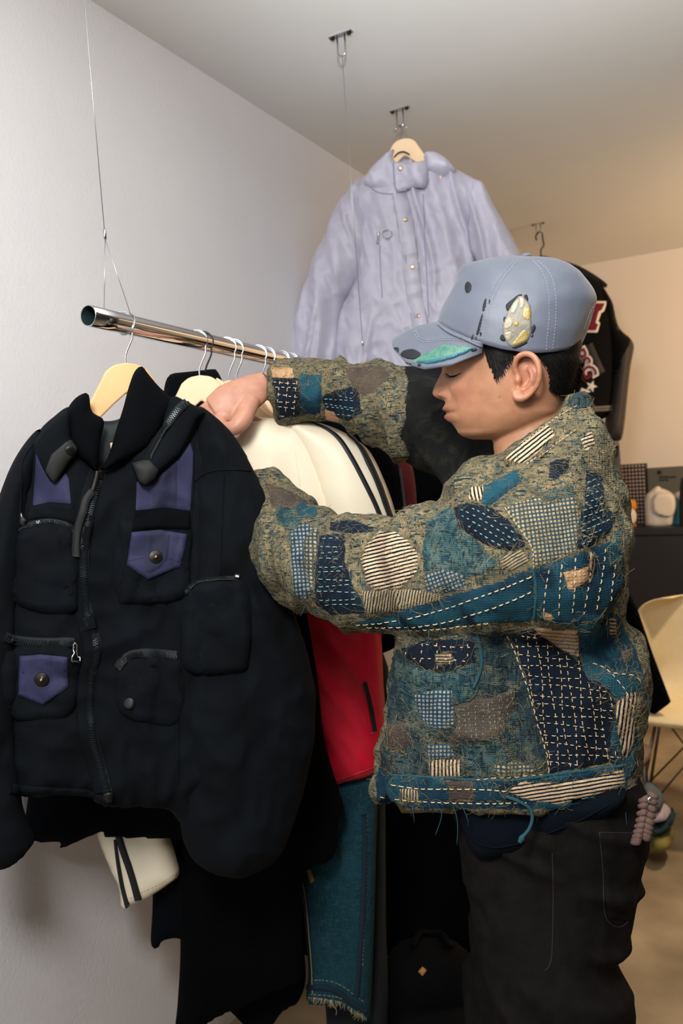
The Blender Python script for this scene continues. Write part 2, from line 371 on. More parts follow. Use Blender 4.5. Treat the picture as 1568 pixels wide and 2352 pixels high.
# ------------------------------------------------------------------ the room
CEIL=2.57; BACKY=5.03
M_wall=mat('painted_plaster',S(222,220,222),0.85,var=0.02,vscale=3,bump=0.5,bscale=130,dist=0.002)
M_ceil=mat('ceiling_paint',S(218,218,214),0.9,var=0.015,vscale=2,bump=0.2,bscale=220,dist=0.001)
M_back=mat('back_wall_paint',S(222,212,202),0.85,bump=0.2,bscale=160,dist=0.001)
M_floor=mat('polished_concrete',S(116,98,74),0.38,col2=S(180,160,130),vscale=3.0,bump=0.08,bscale=30,detail=9.0)
struct(MB().box((-0.12,-3.2,0),(0,BACKY,CEIL)).obj('wall_left',M_wall,smooth=False))
struct(MB().box((-0.12,BACKY,0),(6.5,BACKY+0.12,CEIL)).obj('wall_back',M_back,smooth=False))
struct(MB().box((-0.12,-3.2,CEIL),(6.5,BACKY+0.12,CEIL+0.12)).obj('ceiling',M_ceil,smooth=False))
struct(MB().box((-0.12,-3.2,-0.1),(6.5,BACKY+0.12,0)).obj('floor',M_floor,smooth=False))
# ------------------------------------------------------------------ clothes rail, wires, brackets, hangers
M_chrome=mat('chrome',S(205,205,208),0.08,1.0); M_steel=mat('bright_steel',S(190,192,195),0.22,1.0)
M_blackmetal=mat('black_metal',S(24,24,26),0.35,0.6); M_wire=mat('steel_wire',S(176,180,182),0.3,0.9)
M_wood=mat('beech_wood',S(214,164,106),0.5,col2=S(228,184,130),vscale=9,bump=0.05,bscale=90)
M_wood2=mat('pale_beech_wood',S(226,188,146),0.5,col2=S(236,204,166),vscale=9,bump=0.05,bscale=90)
RX=0.3565; RR=0.0175
def railz(y): return 1.744-0.040*(y-0.98)
RY0,RY1=0.975,2.22
rr_=root('clothes_rail',(RX,RY0,0),'long chrome tube rail hung from the ceiling, full of garments','clothes rail')
ys=np.linspace(RY0,RY1,24); Pr=np.stack([np.full(24,RX),ys,railz(ys)],1)
seg=40; th=np.linspace(0,2*np.pi,seg,endpoint=False); V=[];F=[]
for (rad,order) in ((RR,ys),(RR-0.0015,ys)):
    for y in order:
        for t in th: V.append((RX+rad*math.cos(t),y,railz(y)+rad*math.sin(t)))
n=24
for k in range(2):
    for i in range(n-1):
        for j in range(seg):
            q=(k*n*seg+i*seg+j,k*n*seg+i*seg+(j+1)%seg,k*n*seg+(i+1)*seg+(j+1)%seg,k*n*seg+(i+1)*seg+j); F.append(q if k==1 else tuple(reversed(q)))
for j in range(seg):
    for i in (0,n-1): F.append((i*seg+j,i*seg+(j+1)%seg,n*seg+i*seg+(j+1)%seg,n*seg+i*seg+j))
V=np.array(V); nf=(n-1)*seg; mk('tube',V,F[:nf]+F[2*nf:],M_chrome,rr_); mk('bore',V,F[nf:2*nf],mat('shade_painted_bore',S(40,58,62),0.5,0.3),rr_)  # shade inside the tube is painted in as a dark teal bore
def wire_set(y, loopy, sleeve_z, label, group='rail suspension wires', top=None):
    r=root('suspension_wire',(RX,y,railz(y)),label,'wire',group)
    top=A(RX,y,CEIL-0.053) if top is None else top
    mk('wire',*tube([top,A(RX,y,sleeve_z)],0.0008,6)[:2],M_wire,r)
    mk('crimp_sleeve',*lathe([(0.0012,0),(0.0030,0.002),(0.0030,0.016),(0.0012,0.018)],(RX,y,sleeve_z-0.012),(0,0,1),10),M_steel,r)
    for s,yy in ((-1,y-0.006),(1,y+loopy)):
        ang=np.linspace(0.15,np.pi-0.15,3); base=railz(yy)
        mk('wire',*tube([A(RX,y,sleeve_z-0.01),A(RX+s*(RR+0.001)*0.6,yy,base+RR*0.86)],0.0007,6)[:2],M_wire,r)
    a=np.linspace(0,2*np.pi,28,endpoint=False); yy=y+loopy
    P=np.stack([RX+(RR+0.0012)*np.cos(a),yy+0.006*np.sin(a),railz(yy)+(RR+0.0012)*np.sin(a)],1)
    mk('loop',*tube(P,0.0013,6,caps=False,closed=True)[:2],M_wire,r); return r
wA=atX(241,545,RX); wB=atX(791,225,RX)
wire_set(wA[1],0.034,wA[2]+0.008,'thin steel wire looped round the near end of the chrome rail')
BK=[A(RX,wA[1],CEIL),atZ(782,78,CEIL),atZ(917,250,CEIL),atZ(1235,513,CEIL)]
wB=atX(832,784,RX); wire_set(wB[1],0.02,wB[2],'thin pale wire dropping in front of the lavender parka to the rail',top=BK[1]-A(0,0,0.053))
def bracket(b, label, ring=False):
    RX,y=b[0],b[1]; r=root('ceiling_bracket',(RX,y,CEIL),label,'bracket','ceiling hooks above the rail')
    b=MB()
    b.box((RX-0.033,y-0.007,CEIL-0.003),(RX+0.033,y+0.007,CEIL)); b.obj('base_plate',M_steel,r,False)
    for s in (-1,1): mk('screw_head',*lathe([(0.0065,0),(0.0055,-0.004),(0.001,-0.005)],(RX+s*0.024,y,CEIL-0.003),(0,0,1),12),M_blackmetal,r)
    a=np.linspace(0,np.pi,14); P=np.vstack([[RX-0.011,y,CEIL-0.003],np.stack([RX-0.011*np.cos(a),np.full(14,y),CEIL-0.042-0.013*np.sin(a)],1),[RX+0.011,y,CEIL-0.003]])
    mk('staple_loop',*tube(P,0.0022,8)[:2],M_steel,r)
    if ring: 
        b2=MB(); b2.add(*tube([A(RX,y,CEIL-0.05),A(RX-0.012,y-0.004,CEIL-0.058),A(RX-0.022,y-0.006,CEIL-0.068)],0.0016,6)[:2]); b2.add(*tube([A(RX,y,CEIL-0.052),A(RX+0.014,y,CEIL-0.050),A(RX+0.022,y,CEIL-0.066)],0.0016,6)[:2]); b2.obj('wire_twist',M_steel,r)
    return r
bracket(BK[0],'steel ceiling staple bracket above the near end of the rail')
bracket(BK[1],'steel ceiling staple bracket nearest the top of the photo, carrying the rail wire')
bracket(BK[2],'steel ceiling staple bracket above the lavender parka',True)
bracket(BK[3],'steel ceiling staple bracket above the black varsity jacket')
# hanger: local u (sideways) and v (up), hung on the rail
def hanger(y, ang, label, wood, group, hookmat, top_drop=0.068, half=0.205, name='wooden_hanger', centre=None, hook=True, th=0.016):
    c=A(RX,y,railz(y)) if centre is None else A(*centre)
    r=root(name,c-A(0,0,top_drop),label,'hanger',group)
    pl=Plane(c-A(0,0,top_drop),(math.sin(ang),-math.cos(ang),0))
    top=[(0,0),(.02,-.003),(.035,-.013),(.047,-.034),(.066,-.066),(.10,-.090),(half,-.120)]
    bot=[(half,-.140),(half-.02,-.142),(.10,-.116),(.052,-.094),(.026,-.070),(0,-.049)]
    half_=top+bot; full=np.array(half_+[(-x,v) for x,v in reversed(half_[1:-1])])
    full=resample(full,0.008,True); P=pl.P(full[:,0],full[:,1],np.full(len(full),-th/2)); V,F=prism(P,pl.n*th)
    half_l=full[:,0]
    o=mk('wooden_body',V,F,wood,r,False); bv=o.modifiers.new('bevel','BEVEL'); bv.width=0.003; bv.segments=2; bv.limit_method='ANGLE'
    if hook:
        a=np.radians(np.linspace(-38,205,22)); rad=RR+0.0022
        arc=[(rad*math.cos(t),top_drop+rad*math.sin(t)) for t in a]
        path=np.array([(0,-0.004),(0,0.010),(0.004,0.022),(0.014,top_drop-0.026)]+arc)
        path=catmull(path,3); mk('hook',*tube(pl.P(path[:,0],path[:,1],np.zeros(len(path))),0.0017,8)[:2],hookmat,r)
    return r,pl
def garment_hanger_plane(y, ang, drop=0.0): return Plane(A(RX,y,railz(y)-drop),(math.sin(ang),-math.cos(ang),0))
# ------------------------------------------------------------------ navy-black utility jacket on the near hanger
def z4(pts): return [(x/2.119, 780+y/2.119) for x,y in pts]
def z5(pts): return [(x/2.063, 1400+y/2.063) for x,y in pts]
M_navy=mat('navy_black_twill',S(7,11,16),0.9,var=0.35,vscale=12,bump=0.35,bscale=700,dist=0.0006,spec=0.14)
M_rib=mat('black_rib_knit',S(5,7,10),0.95,bump=0.5,bscale=900,dist=0.0008,spec=0.08)
M_blue=mat('indigo_webbing',S(33,34,68),0.8,var=0.12,vscale=60,bump=0.4,bscale=900,dist=0.0006)
M_blue2=mat('indigo_webbing_stripe',S(26,27,55),0.8,var=0.1,vscale=60,bump=0.4,bscale=900,dist=0.0006)
M_zip=mat('dark_zip_teeth',S(46,54,57),0.35,0.7); M_tape=mat('zip_tape',S(9,11,14),0.8); M_snap=mat('gunmetal_snap',S(48,46,46),0.4,0.8)
M_brass=mat('aged_brass',S(170,110,70),0.35,0.9); M_strap=mat('olive_black_strap',S(18,21,20),0.75)
M_label=mat('cream_label',S(214,196,158),0.8); M_lining=mat('teal_black_lining',S(12,24,28),0.7)
y1=atX(281,745,RX)[1]; a1=math.radians(50)
h1,hp1=hanger(y1,a1,'honey-coloured wooden hanger with a slim steel hook inside the navy utility jacket',M_wood,'hangers on the chrome rail',M_steel,half=0.135)
PN=garment_hanger_plane(y1,a1)
jk=root('utility_jacket',A(RX,y1,0.80),'navy-black utility jacket with indigo pocket flaps and diagonal front zip, nearest on the rail','jacket','garments on the chrome rail')
def nd(seed, amp=0.006, fu=9, fv=3.0): 
    return lambda u,v,d: 2.1*amp*fbm(np.stack([u*fu,v*fv,np.full_like(u,seed)],1),3)+0.008*ridge(np.stack([u*14+v*6,v*9-u*5,np.full_like(u,seed+4)],1))+0.004*ridge(np.stack([u*34-v*8,v*20+u*9,np.full_like(u,seed+9)],1))
body_o=[(88,992),(60,1040),(44,1120),(34,1300),(12,1470),(18,1620),(32,1815),(130,1820),(206,1822),(216,1840),(262,1852),(330,1850),(385,1858),(425,1900),(470,1890),(520,1700),(545,1400),(540,1150),(520,1010),(470,945),(405,925),(300,960),(240,1060),(200,1000),(165,935),(120,960)]
V,F,uv=puff(body_o,PN,0.055,0.05,0.07,0.007,nd(1.1)); nbody=mk('body',V,F,M_navy,jk,uv=uv)
slL=[(92,985),(45,1035),(5,1120),(-35,1260),(-60,1480),(-62,1760),(-45,1975),(-5,1992),(40,1975),(78,1935),(72,1905),(52,1850),(48,1790),(36,1640),(40,1400),(58,1200),(86,1060)]
V,F,uv=puff(slL,Plane(PN.o+PN.n*0.012,PN.n),0.05,0.045,0.055,0.007,nd(5.2)); nsl=mk('sleeve',V,F,M_navy,jk,uv=uv)
slR=[(452,935),(492,955),(540,1005),(582,1080),(606,1140),(640,1262),(668,1390),(698,1480),(717,1570),(718,1650),(706,1750),(684,1840),(652,1930),(612,1982),(540,2006),(470,1996),(428,1950),(412,1870),(408,1700),(412,1450),(434,1260),(440,1110),(438,1000)]
V,F,uv=puff(slR,Plane(PN.o+PN.n*0.022,PN.n),0.062,0.05,0.085,0.007,nd(9.7,0.007,8,2.4)); nsr=mk('sleeve',V,F,M_navy,jk,uv=uv)
BN=bvh_obj(nbody,nsl,nsr)
def onN(name,g,m,parent=None):
    if g is None: return None
    return mk(name,g[0],g[1],m,parent or jk,uv=g[2] if len(g)>2 else None)
# collar: lining, rib collar wings, outer collar bands
PC=Plane(PN.o+PN.n*0.02,PN.n)
def cpiece(name,pts,off,tf,m,R=0.03,tb=0.01,tilt=None,res=0.006,sd=3.1):
    pl=Plane(PN.o+PN.n*off,PN.n+(A(0,0,0) if tilt is None else tilt)); g=puff(pts,pl,tf,tb,R,res,lambda u,v,d:0.0025*fbm(np.stack([u*22,v*14,np.full_like(u,sd)],1),2)); return mk(name,g[0],g[1],m,jk,uv=g[2])
cpiece('lining',z4([(440,350),(500,395),(590,380),(640,300),(620,480),(560,620),(470,660),(420,600)]),0.0,0.012,M_lining)
mk('neck_label',*prism(np.array([PN.at(*p)+PN.n*0.025 for p in z4([(528,507),(556,502),(553,560),(536,567)])]),PN.n*0.002),M_label,jk,False)
cl=cpiece('collar_wing',z4([(690,130),(655,155),(625,235),(600,330),(565,440),(530,560),(490,640),(580,605),(650,570),(720,520),(790,420),(850,300),(830,280),(770,225),(720,165)]),0.048,0.022,M_rib)
cr=cpiece('collar_wing',z4([(385,272),(430,264),(447,350),(505,392),(492,480),(472,640),(430,610),(370,560),(330,470),(325,360),(345,310)]),0.045,0.02,M_rib)
band=cpiece('collar_band',z4([(828,285),(905,300),(958,328),(1003,362),(965,392),(930,470),(880,560),(790,640),(712,712),(672,690),(640,600),(715,575),(775,470)]),0.062,0.016,M_navy,0.02)
band2=cpiece('collar_band',z4([(330,345),(230,420),(170,488),(168,530),(215,640),(265,702),(305,640),(378,540),(345,480)]),0.060,0.015,M_navy,0.02)
BC=bvh_obj(nbody,nsl,nsr,cl,cr,band,band2)
onN('collar_tab',patch(z4([(645,602),(718,580),(772,636),(745,690),(712,712),(678,690)]),BC,0.003,res=4),M_strap)
onN('collar_tab',patch(z4([(318,500),(345,485),(378,540),(330,600),(265,702),(222,640),(250,560)]),BC,0.003,res=4),M_strap)
g=disc_on(*z4([(338,538)])[0],BC,0.008,[(0,0.5),(.8,.5),(1,.3),(1,0)]); onN('snap_button',g,M_snap)
# zips
def zipper(name,pts,B,w=0.007,rows=True):
    z=onN(name,ribbon(pts,B,w*2.4,0.0015,4,0.0015),M_tape)
    P,N=on_line(pts,B,2.6); T=np.gradient(P,axis=0); T/=np.linalg.norm(T,axis=1)[:,None]+1e-9; Bn=np.cross(N,T); mb=MB()
    for i in range(len(P)):
        for s in (-1,1):
            if i%2==(s>0): continue
            c=P[i]+N[i]*0.0035+Bn[i]*s*w*0.28; e=[T[i]*0.0009,Bn[i]*w*0.34,N[i]*0.0012]
            V=[c+a*e[0]+b*e[1]+k*e[2] for a in(-1,1) for b in(-1,1) for k in(-1,1)]; mb.add(V,[(0,1,3,2),(4,6,7,5),(0,4,5,1),(2,3,7,6),(0,2,6,4),(1,5,7,3)])
    t=mb.obj('zip_teeth',M_zip,z,False); stuff(t); return z
zc=z4([(492,650),(470,700),(445,800),(425,900),(412,1000),(405,1150),(420,1300),(445,1400)])+z5([(432,90),(452,160),(450,230),(428,320),(421,450),(436,600),(465,700),(508,860)])
onN('zip_placket',ribbon([(x-9,y) for x,y in zc],BN,0.03,0.003,5,0.001),M_navy)
zipper('front_zip',zc,BN,0.0075)
def slider(px,py,B,s=0.006):
    h=hit(px,py,B); T=A(0,0,1)-h[1]*h[1][2]; T/=np.linalg.norm(T); Sd=np.cross(h[1],T); mb=MB()
    pts=[(-.9,1.3),(.9,1.3),(1.1,.3),(.6,-1.3),(-.6,-1.3),(-1.1,.3)]
    mb.add(*prism(np.array([h[0]+h[1]*0.002+Sd*a*s+T*b*s for a,b in pts]),h[1]*0.005)); return onN('zip_slider',(np.vstack(mb.V),mb.F),M_snap)
slider(*z4([(480,665)])[0],BN); slider(*z5([(516,880)])[0],BN,0.0075)
onN('zip_pull',ribbon(z4([(462,655),(446,720),(440,745)]),BN,0.009,0.003,3,0.008),M_snap)
onN('zip_pull',ribbon(z4([(440,745),(412,790),(398,880),(385,970),(376,1052)]),BN,0.0125,0.003,4,0.010),M_strap)
zipper('collar_zip',z4([(905,308),(860,350),(800,440),(755,520),(722,588)]),BC,0.006)
# webbing panels and pockets
onN('shoulder_panel',patch(z4([(178,540),(215,610),(225,640),(265,705),(320,650),(335,680),(345,800),(240,790),(160,810)]),BN,0.002,res=5),M_blue)
onN('shoulder_panel',patch(z4([(925,500),(942,560),(925,832),(800,817),(660,832),(665,690),(710,710),(800,640),(870,570)]),BN,0.002,res=5),M_blue)
onN('panel_stripe',patch(z4([(866,575),(866,826),(800,817),(736,824),(738,690),(800,640)]),BN,0.003,res=5),M_blue2)
def pocket(pts,rise,edge=22,sd=1.0):
    def dsp(x,y,d): return rise*np.clip(d/edge,0,1)**0.6+0.002*fbm(np.stack([x/50,y/50,np.full_like(x,sd)],1),2)
    return onN('pocket',patch(pts,BN,0.002,res=6,disp=dsp,smooth_n=3),M_navy)
pk=[pocket(z4([(100,935),(160,905),(240,890),(320,905),(370,950),(388,1080),(380,1250),(355,1330),(200,1330),(70,1275),(75,1120)]),0.014,20,1.5),
    pocket(z4([(640,880),(590,860),(565,960),(552,1150),(575,1260),(620,1290),(900,1260),(925,1100),(930,860),(780,835)]),0.012,20,2.5),
    pocket(z4([(885,1280),(905,1210),(980,1172),(1140,1160),(1200,1190),(1222,1300),(1215,1560),(1170,1620),(960,1630),(880,1560)]),0.014,20,3.5),
    pocket(z5([(30,200),(350,190),(352,480),(200,520),(45,500)]),0.010,18,4.5),
    pocket(z5([(545,300),(600,230),(850,240),(850,530),(700,540),(560,480)]),0.008,18,5.5)]
BP=bvh_obj(nbody,nsl,nsr,*pk)
onN('pocket_band',patch(z4([(145,812),(240,792),(345,805),(380,860),(385,905),(320,880),(230,868),(130,880)]),BP,0.004,res=5),M_navy)
onN('pocket_band',patch(z4([(655,835),(800,820),(925,840),(922,925),(780,918),(640,930)]),BP,0.006,res=5),M_rib)
def flap(pts,name='pocket_flap'):
    return onN(name,patch(pts,BP,0.007,res=5),M_blue)
f1=flap(z4([(640,937),(780,925),(910,947),(895,1030),(875,1107),(720,1168),(617,1097),(630,1010)]))
f2=flap(z5([(95,220),(200,212),(320,225),(322,370),(205,453),(88,405)]))
BF=bvh_obj(nbody,*pk,f1,f2)
onN('flap_stripe',patch(z4([(716,932),(828,934),(815,1060),(778,1110),(720,1140),(700,1080)]),BF,0.002,res=5),M_blue2,f1)
for p,f in ((z4([(757,1058)])[0],f1),(z5([(198,330)])[0],f2)):
    g=disc_on(*p,BF,0.0115,[(0,.0),(1,0),(1,.22),(.9,.3),(.45,.26),(.4,.34),(0,.36)]); b=onN('snap_button',g,M_snap,f)
    g=disc_on(*p,BF,0.0028,[(0,0),(1,0),(1,1.9),(.6,2.2),(0,2.3)],12); onN('button_rivet',g,M_brass,f)
g=disc_on(*z5([(612,445)])[0],BP,0.010,[(0,.0),(1,0),(1,.25),(.8,.35),(0,.3)]); onN('snap_button',g,M_snap)
for f,pts in ((f1,[(617,1080),(700,1060),(745,1130),(820,1060),(880,1090)]),):
    mb=MB(); dashes(mb,z4(pts),BF,6,2,0.0009,0.0006,smooth_n=0); mb.obj('flap_stitching',M_blue2,f)
zipper('pocket_zip',z5([(22,130),(90,148),(200,156),(350,155)]),BP,0.007)
zipper('pocket_zip',z5([(560,275),(590,235),(640,208),(740,210),(840,218)]),BP,0.007)
zipper('pocket_zip',z4([(100,925),(170,895),(250,885),(330,905),(375,960)]),BP,0.004)
zipper('pocket_zip',z4([(900,1235),(960,1185),(1060,1168),(1165,1162)]),BP,0.004)
M_nickel=mat('nickel',S(190,192,192),0.25,0.95)
onN('zip_pull',cord(z5([(346,158),(335,240),(362,246),(364,160),(350,150)]),BP,0.0015,3,0.006,6,0),M_nickel)
onN('zip_pull',ribbon(z4([(118,850),(126,875),(136,890)]),BP,0.012,0.003,3,0.008),M_nickel)
onN('zip_pull',ribbon(z4([(1140,1163),(1162,1165)]),BP,0.008,0.003,3,0.006,0),M_nickel)
# seams
for pts in (z4([(968,400),(945,500),(940,700),(930,900),(922,1150)])+[(418,1420),(410,1600),(408,1800)], z4([(945,690),(1000,650),(1100,632),(1220,640)]), z4([(165,500),(110,600),(100,760),(90,930)]), z4([(1090,650),(1080,900),(1075,1140)])):
    onN('seam',cord(pts,BN,0.0014,5,0.0008),M_navy)
onN('hem_band',ribbon([(22,1812),(130,1816),(210,1822),(250,1846)],BN,0.016,0.003,5,0.001),M_navy)
# ------------------------------------------------------------------ the other garments on the rail
M_cream=mat('cream_leather',S(238,226,200),0.55,var=0.03,vscale=6,bump=0.25,bscale=260,dist=0.0006)
M_stripe=mat('black_stripe',S(14,18,22),0.6); M_black=mat('black_wool',S(5,6,7),0.95,var=0.3,vscale=10,bump=0.3,bscale=600,spec=0.06)
M_black2=mat('black_navy_cotton',S(6,8,12),0.95,var=0.3,vscale=10,bump=0.3,bscale=600,spec=0.06)
M_red=mat('red_leather',S(204,16,48),0.42,var=0.12,vscale=20,bump=0.35,bscale=420,dist=0.0006)
M_maroon=mat('maroon_wool',S(96,12,22),0.85); M_olive=mat('olive_cream_canvas',S(150,132,92),0.85)
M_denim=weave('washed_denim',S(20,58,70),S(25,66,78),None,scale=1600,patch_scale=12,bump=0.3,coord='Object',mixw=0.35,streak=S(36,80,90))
M_thread=mat('tan_thread',S(186,168,126),0.9); M_darkthread=mat('dark_denim_seam',S(12,36,54),0.9)
def wr(seed, amp=0.006, fu=8, fv=2.5): return lambda u,v,d: amp*fbm(np.stack([u*fu,v*fv,np.full_like(u,seed)],1),3)+0.003*ridge(np.stack([u*16+v*5,v*7-u*4,np.full_like(u,seed+4)],1))
def gpiece(name,pts,pl,tf,tb,R,m,parent,seed,res=0.009,amp=0.006,**k):
    g=puff(pts,pl,tf,tb,R,res,wr(seed,amp),**k); return mk(name,g[0],g[1],m,parent,uv=g[2])
GG='garments on the chrome rail'; HG='hangers on the chrome rail'
def onG(name,g,m,parent):
    return mk(name,g[0],g[1],m,parent,uv=g[2] if len(g)>2 else None) if g is not None else None
def railpx(px):   # y on the rail under a pixel column
    lo,hi=0.9,2.6
    for _ in range(40):
        mid=(lo+hi)/2
        if proj(A(RX,mid,railz(mid)))[0][0]<px: lo=mid
        else: hi=mid
    return lo
# cream track jacket
y2=railpx(452); a2=math.radians(35); hw2,_=hanger(y2,a2,'pale wooden hanger between the navy jacket and the hand, under the cream jacket',M_wood2,HG,M_steel,half=0.15)
PW=Plane(A(RX,y2,railz(y2))-A(math.sin(a2),-math.cos(a2),0)*0.02,(math.sin(a2),-math.cos(a2),0))
wj=root('track_jacket',A(RX,y2,0.62),'cream leather track jacket with twin black sleeve stripes, behind the gripping hand','jacket',GG)
wb=gpiece('body',[(440,960),(500,945),(560,955),(640,962),(700,972),(752,1060),(790,1200),(790,1340),(740,1380),(640,1380),(460,1450),(420,1200)],PW,0.045,0.04,0.07,M_cream,wj,21.0)
ws=gpiece('sleeve',[(640,962),(700,964),(760,980),(815,1008),(852,1042),(884,1108),(906,1172),(918,1240),(890,1330),(840,1350),(790,1340),(760,1270),(742,1180),(700,1060)],Plane(PW.o+PW.n*0.012,PW.n),0.05,0.045,0.07,M_cream,wj,22.0)
BW_=bvh_obj(wb,ws)
for pts,w in (([(640,950),(690,962),(735,978),(775,1005),(806,1050),(838,1110),(862,1160),(884,1215)],0.010),([(690,958),(745,972),(790,992),(822,1020),(845,1060),(868,1110),(886,1160),(900,1200)],0.016)):
    onG('sleeve_stripe',ribbon(pts,BW_,w,0.0015,5,0.001),M_stripe,wj)
onG('seam',cord([(675,1030),(690,1120),(700,1200)],BW_,0.0012,5),M_cream,wj)
# its hanging far sleeve seen below the navy jacket
PS=Plane(PW.o-PW.n*0.015,PW.n)
sl=gpiece('sleeve',[(205,1800),(214,1870),(225,1925),(250,1990),(272,2040),(279,2086),(300,2080),(345,2058),(385,2032),(411,2008),(405,1970),(386,1908),(374,1850),(370,1790)],PS,0.03,0.03,0.04,M_cream,wj,23.0,amp=0.004)
BS_=bvh_obj(sl)
onG('sleeve_stripe',ribbon(z5([(528,900),(540,990),(575,1120),(620,1250),(655,1375)]),BS_,0.012,0.0015,5,0.001,w1=0.015),M_stripe,wj)
onG('sleeve_stripe',ribbon(z5([(545,1090),(560,1200),(580,1310),(604,1405)]),BS_,0.006,0.0015,5,0.001,w1=0.011),M_stripe,wj)
mb=MB(); dashes(mb,z5([(585,1385),(660,1345),(760,1300),(838,1245)]),BS_,5,4,0.0008,0.0006); mb.obj('cuff_stitching',M_olive,wj)
# black jacket just behind it: collar peaks round the pale hanger, hem at the wall
y3=railpx(466); hb3,_=hanger(y3,math.radians(30),'wooden hanger with a black hook, hidden in the black short jacket',M_wood2,HG,M_blackmetal,half=0.19)
P3=garment_hanger_plane(y3+0.02,math.radians(38))
bj=root('short_jacket',A(RX,y3,0.78),'black short jacket whose collar peaks behind the pale wooden hanger','jacket',GG)
gpiece('collar',[(376,898),(388,862),(420,855),(450,852),(484,848),(497,850),(512,880),(520,930),(440,960),(380,940)],P3,0.03,0.03,0.03,M_black2,bj,31.0)
gpiece('body',[(400,930),(500,920),(560,1000),(600,1200),(560,1700),(470,1920),(400,1925),(240,1920),(232,1910),(140,1948),(138,1932),(62,1922),(66,1820),(110,1500),(200,1100)],P3,0.04,0.03,0.06,M_black2,bj,32.0)
sn=gpiece('storm_flap',[(378,1850),(410,1862),(416,1906),(392,1912),(382,1880)],Plane(P3.o+P3.n*0.03,P3.n),0.004,0.003,0.01,M_olive,bj,33.0,amp=0.001)
# long black trousers / coat shapes below
y4=railpx(520); hanger(y4,math.radians(30),'wooden hanger with a steel hook holding the long black coat',M_wood2,HG,M_steel,half=0.18)
P4=garment_hanger_plane(y4,math.radians(36))
lc=root('long_coat',A(RX,y4,0.1),'long black coat reaching almost to the floor behind the navy jacket','coat',GG)
gpiece('body',[(430,960),(560,950),(640,1100),(720,1500),(745,1700),(788,1850),(776,1885),(772,1955),(742,1985),(700,1996),(694,2130),(697,2240),(640,2268),(530,2318),(470,2354),(402,2420),(408,2300),(414,2180),(410,1950),(400,1700),(380,1200)],P4,0.045,0.04,0.07,M_black,lc,41.0)
y5=railpx(537); hanger(y5,math.radians(28),'wooden hanger with a steel hook holding the dark navy trousers',M_wood2,HG,M_steel,half=0.18)
P5=garment_hanger_plane(y5,math.radians(36))
nt_=root('dark_trousers',A(RX,y5,0.35),'dark navy trousers whose raw hem curls beside the cream sleeve','trousers',GG)
gpiece('leg',[(360,1500),(500,1500),(520,2000),(500,2150),(419,2158),(410,2150),(392,2150),(372,2160),(364,2176),(352,2178),(346,2158),(350,2080),(352,1900)],P5,0.03,0.03,0.03,M_black2,nt_,51.0)
gpiece('leg',[(480,1500),(640,1500),(660,2000),(700,2200),(692,2288),(650,2320),(612,2362),(540,2330),(500,2200)],Plane(P5.o-P5.n*0.08,P5.n),0.03,0.03,0.03,M_black,nt_,52.0)
# red leather jacket
y6=railpx(592); hanger(y6,math.radians(25),'wooden hanger with a thin steel hook holding the red leather jacket',M_wood2,HG,M_steel,half=0.18)
P6=garment_hanger_plane(y6,math.radians(27))
rj=root('leather_jacket',A(RX,y6,0.7),'red leather jacket, its hem showing under the outstretched patchwork sleeve','jacket',GG)
g=puff([(560,1000),(700,990),(790,1060),(850,1250),(872,1400),(880,1560),(886,1690),(868,1766),(790,1794),(702,1823),(560,1870),(480,1880),(470,1500),(500,1150)],P6,0.045,0.04,0.06,0.007,lambda u,v,d: 0.006*fbm(np.stack([u*8,v*3,u*0+61.5],1),3)+0.009*ridge(np.stack([u*13+v*8,v*2.2-u*3,u*0+3.3],1))+0.0035*ridge(np.stack([u*30+v*16,v*9,u*0+7.7],1))); rb=mk('body',g[0],g[1],M_red,rj,uv=g[2])
B6=bvh_obj(rb)
onG('hem_seam',cord([(650,1836),(705,1816),(790,1787),(866,1760)],B6,0.0013,5,0.0006),M_red,rj)
mb=MB(); dashes(mb,[(660,1836),(705,1818),(790,1790),(866,1763)],B6,4,3,0.0008,0.0006); mb.obj('hem_stitching',M_maroon,rj)
def z6(p): return [(560+x/3.793,1340+y/3.793) for x,y in p]
pk6=onG('pocket_zip',ribbon(z6([(1050,860),(1090,1010),(1120,1180),(1140,1290)]),B6,0.010,0.002,4,0.001),M_tape,rj)
for pts in ([(1020,870),(1060,1040),(1085,1180),(1100,1310)],[(1065,860),(1110,1000),(1145,1150),(1160,1290)],[(1100,1310),(1165,1290)]): onG('pocket_welt',cord(z6(pts),B6,0.0022,4,0.001),M_red,rj)
# jeans
y7=railpx(612); hanger(y7,math.radians(22),'wooden hanger with a thin steel hook above the washed blue jeans',M_wood2,HG,M_steel,half=0.17)
P7=garment_hanger_plane(y7,math.radians(24))
jn=root('jeans',A(RX,y7,0.1),'washed blue denim jeans with frayed hem hanging below the red jacket','jeans',GG)
jl=gpiece('leg',[(680,1500),(860,1500),(866,1800),(863,1960),(858,2150),(850,2330),(843,2346),(828,2338),(805,2322),(780,2302),(745,2300),(712,2298),(703,2290),(708,2230),(698,2100),(688,1990),(684,1750)],P7,0.035,0.03,0.03,M_denim,jn,71.0,amp=0.004)
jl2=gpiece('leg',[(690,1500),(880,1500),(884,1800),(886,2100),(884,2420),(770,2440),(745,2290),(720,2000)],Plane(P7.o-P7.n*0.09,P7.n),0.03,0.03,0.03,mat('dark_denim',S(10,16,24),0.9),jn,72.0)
B7=bvh_obj(jl)
def z8b(p): return [(340+x/3.92,1950+y/3.92) for x,y in p]
onG('seam',cord(z8b([(1385,250),(1420,480),(1450,800),(1470,1050),(1480,1300)]),B7,0.0012,5,0.0005),M_thread,jn)
onG('seam',ribbon([(836,1870),(838,1960),(832,2100),(826,2200),(818,2290)],B7,0.012,0.003,5,0.0005),M_darkthread,jn)
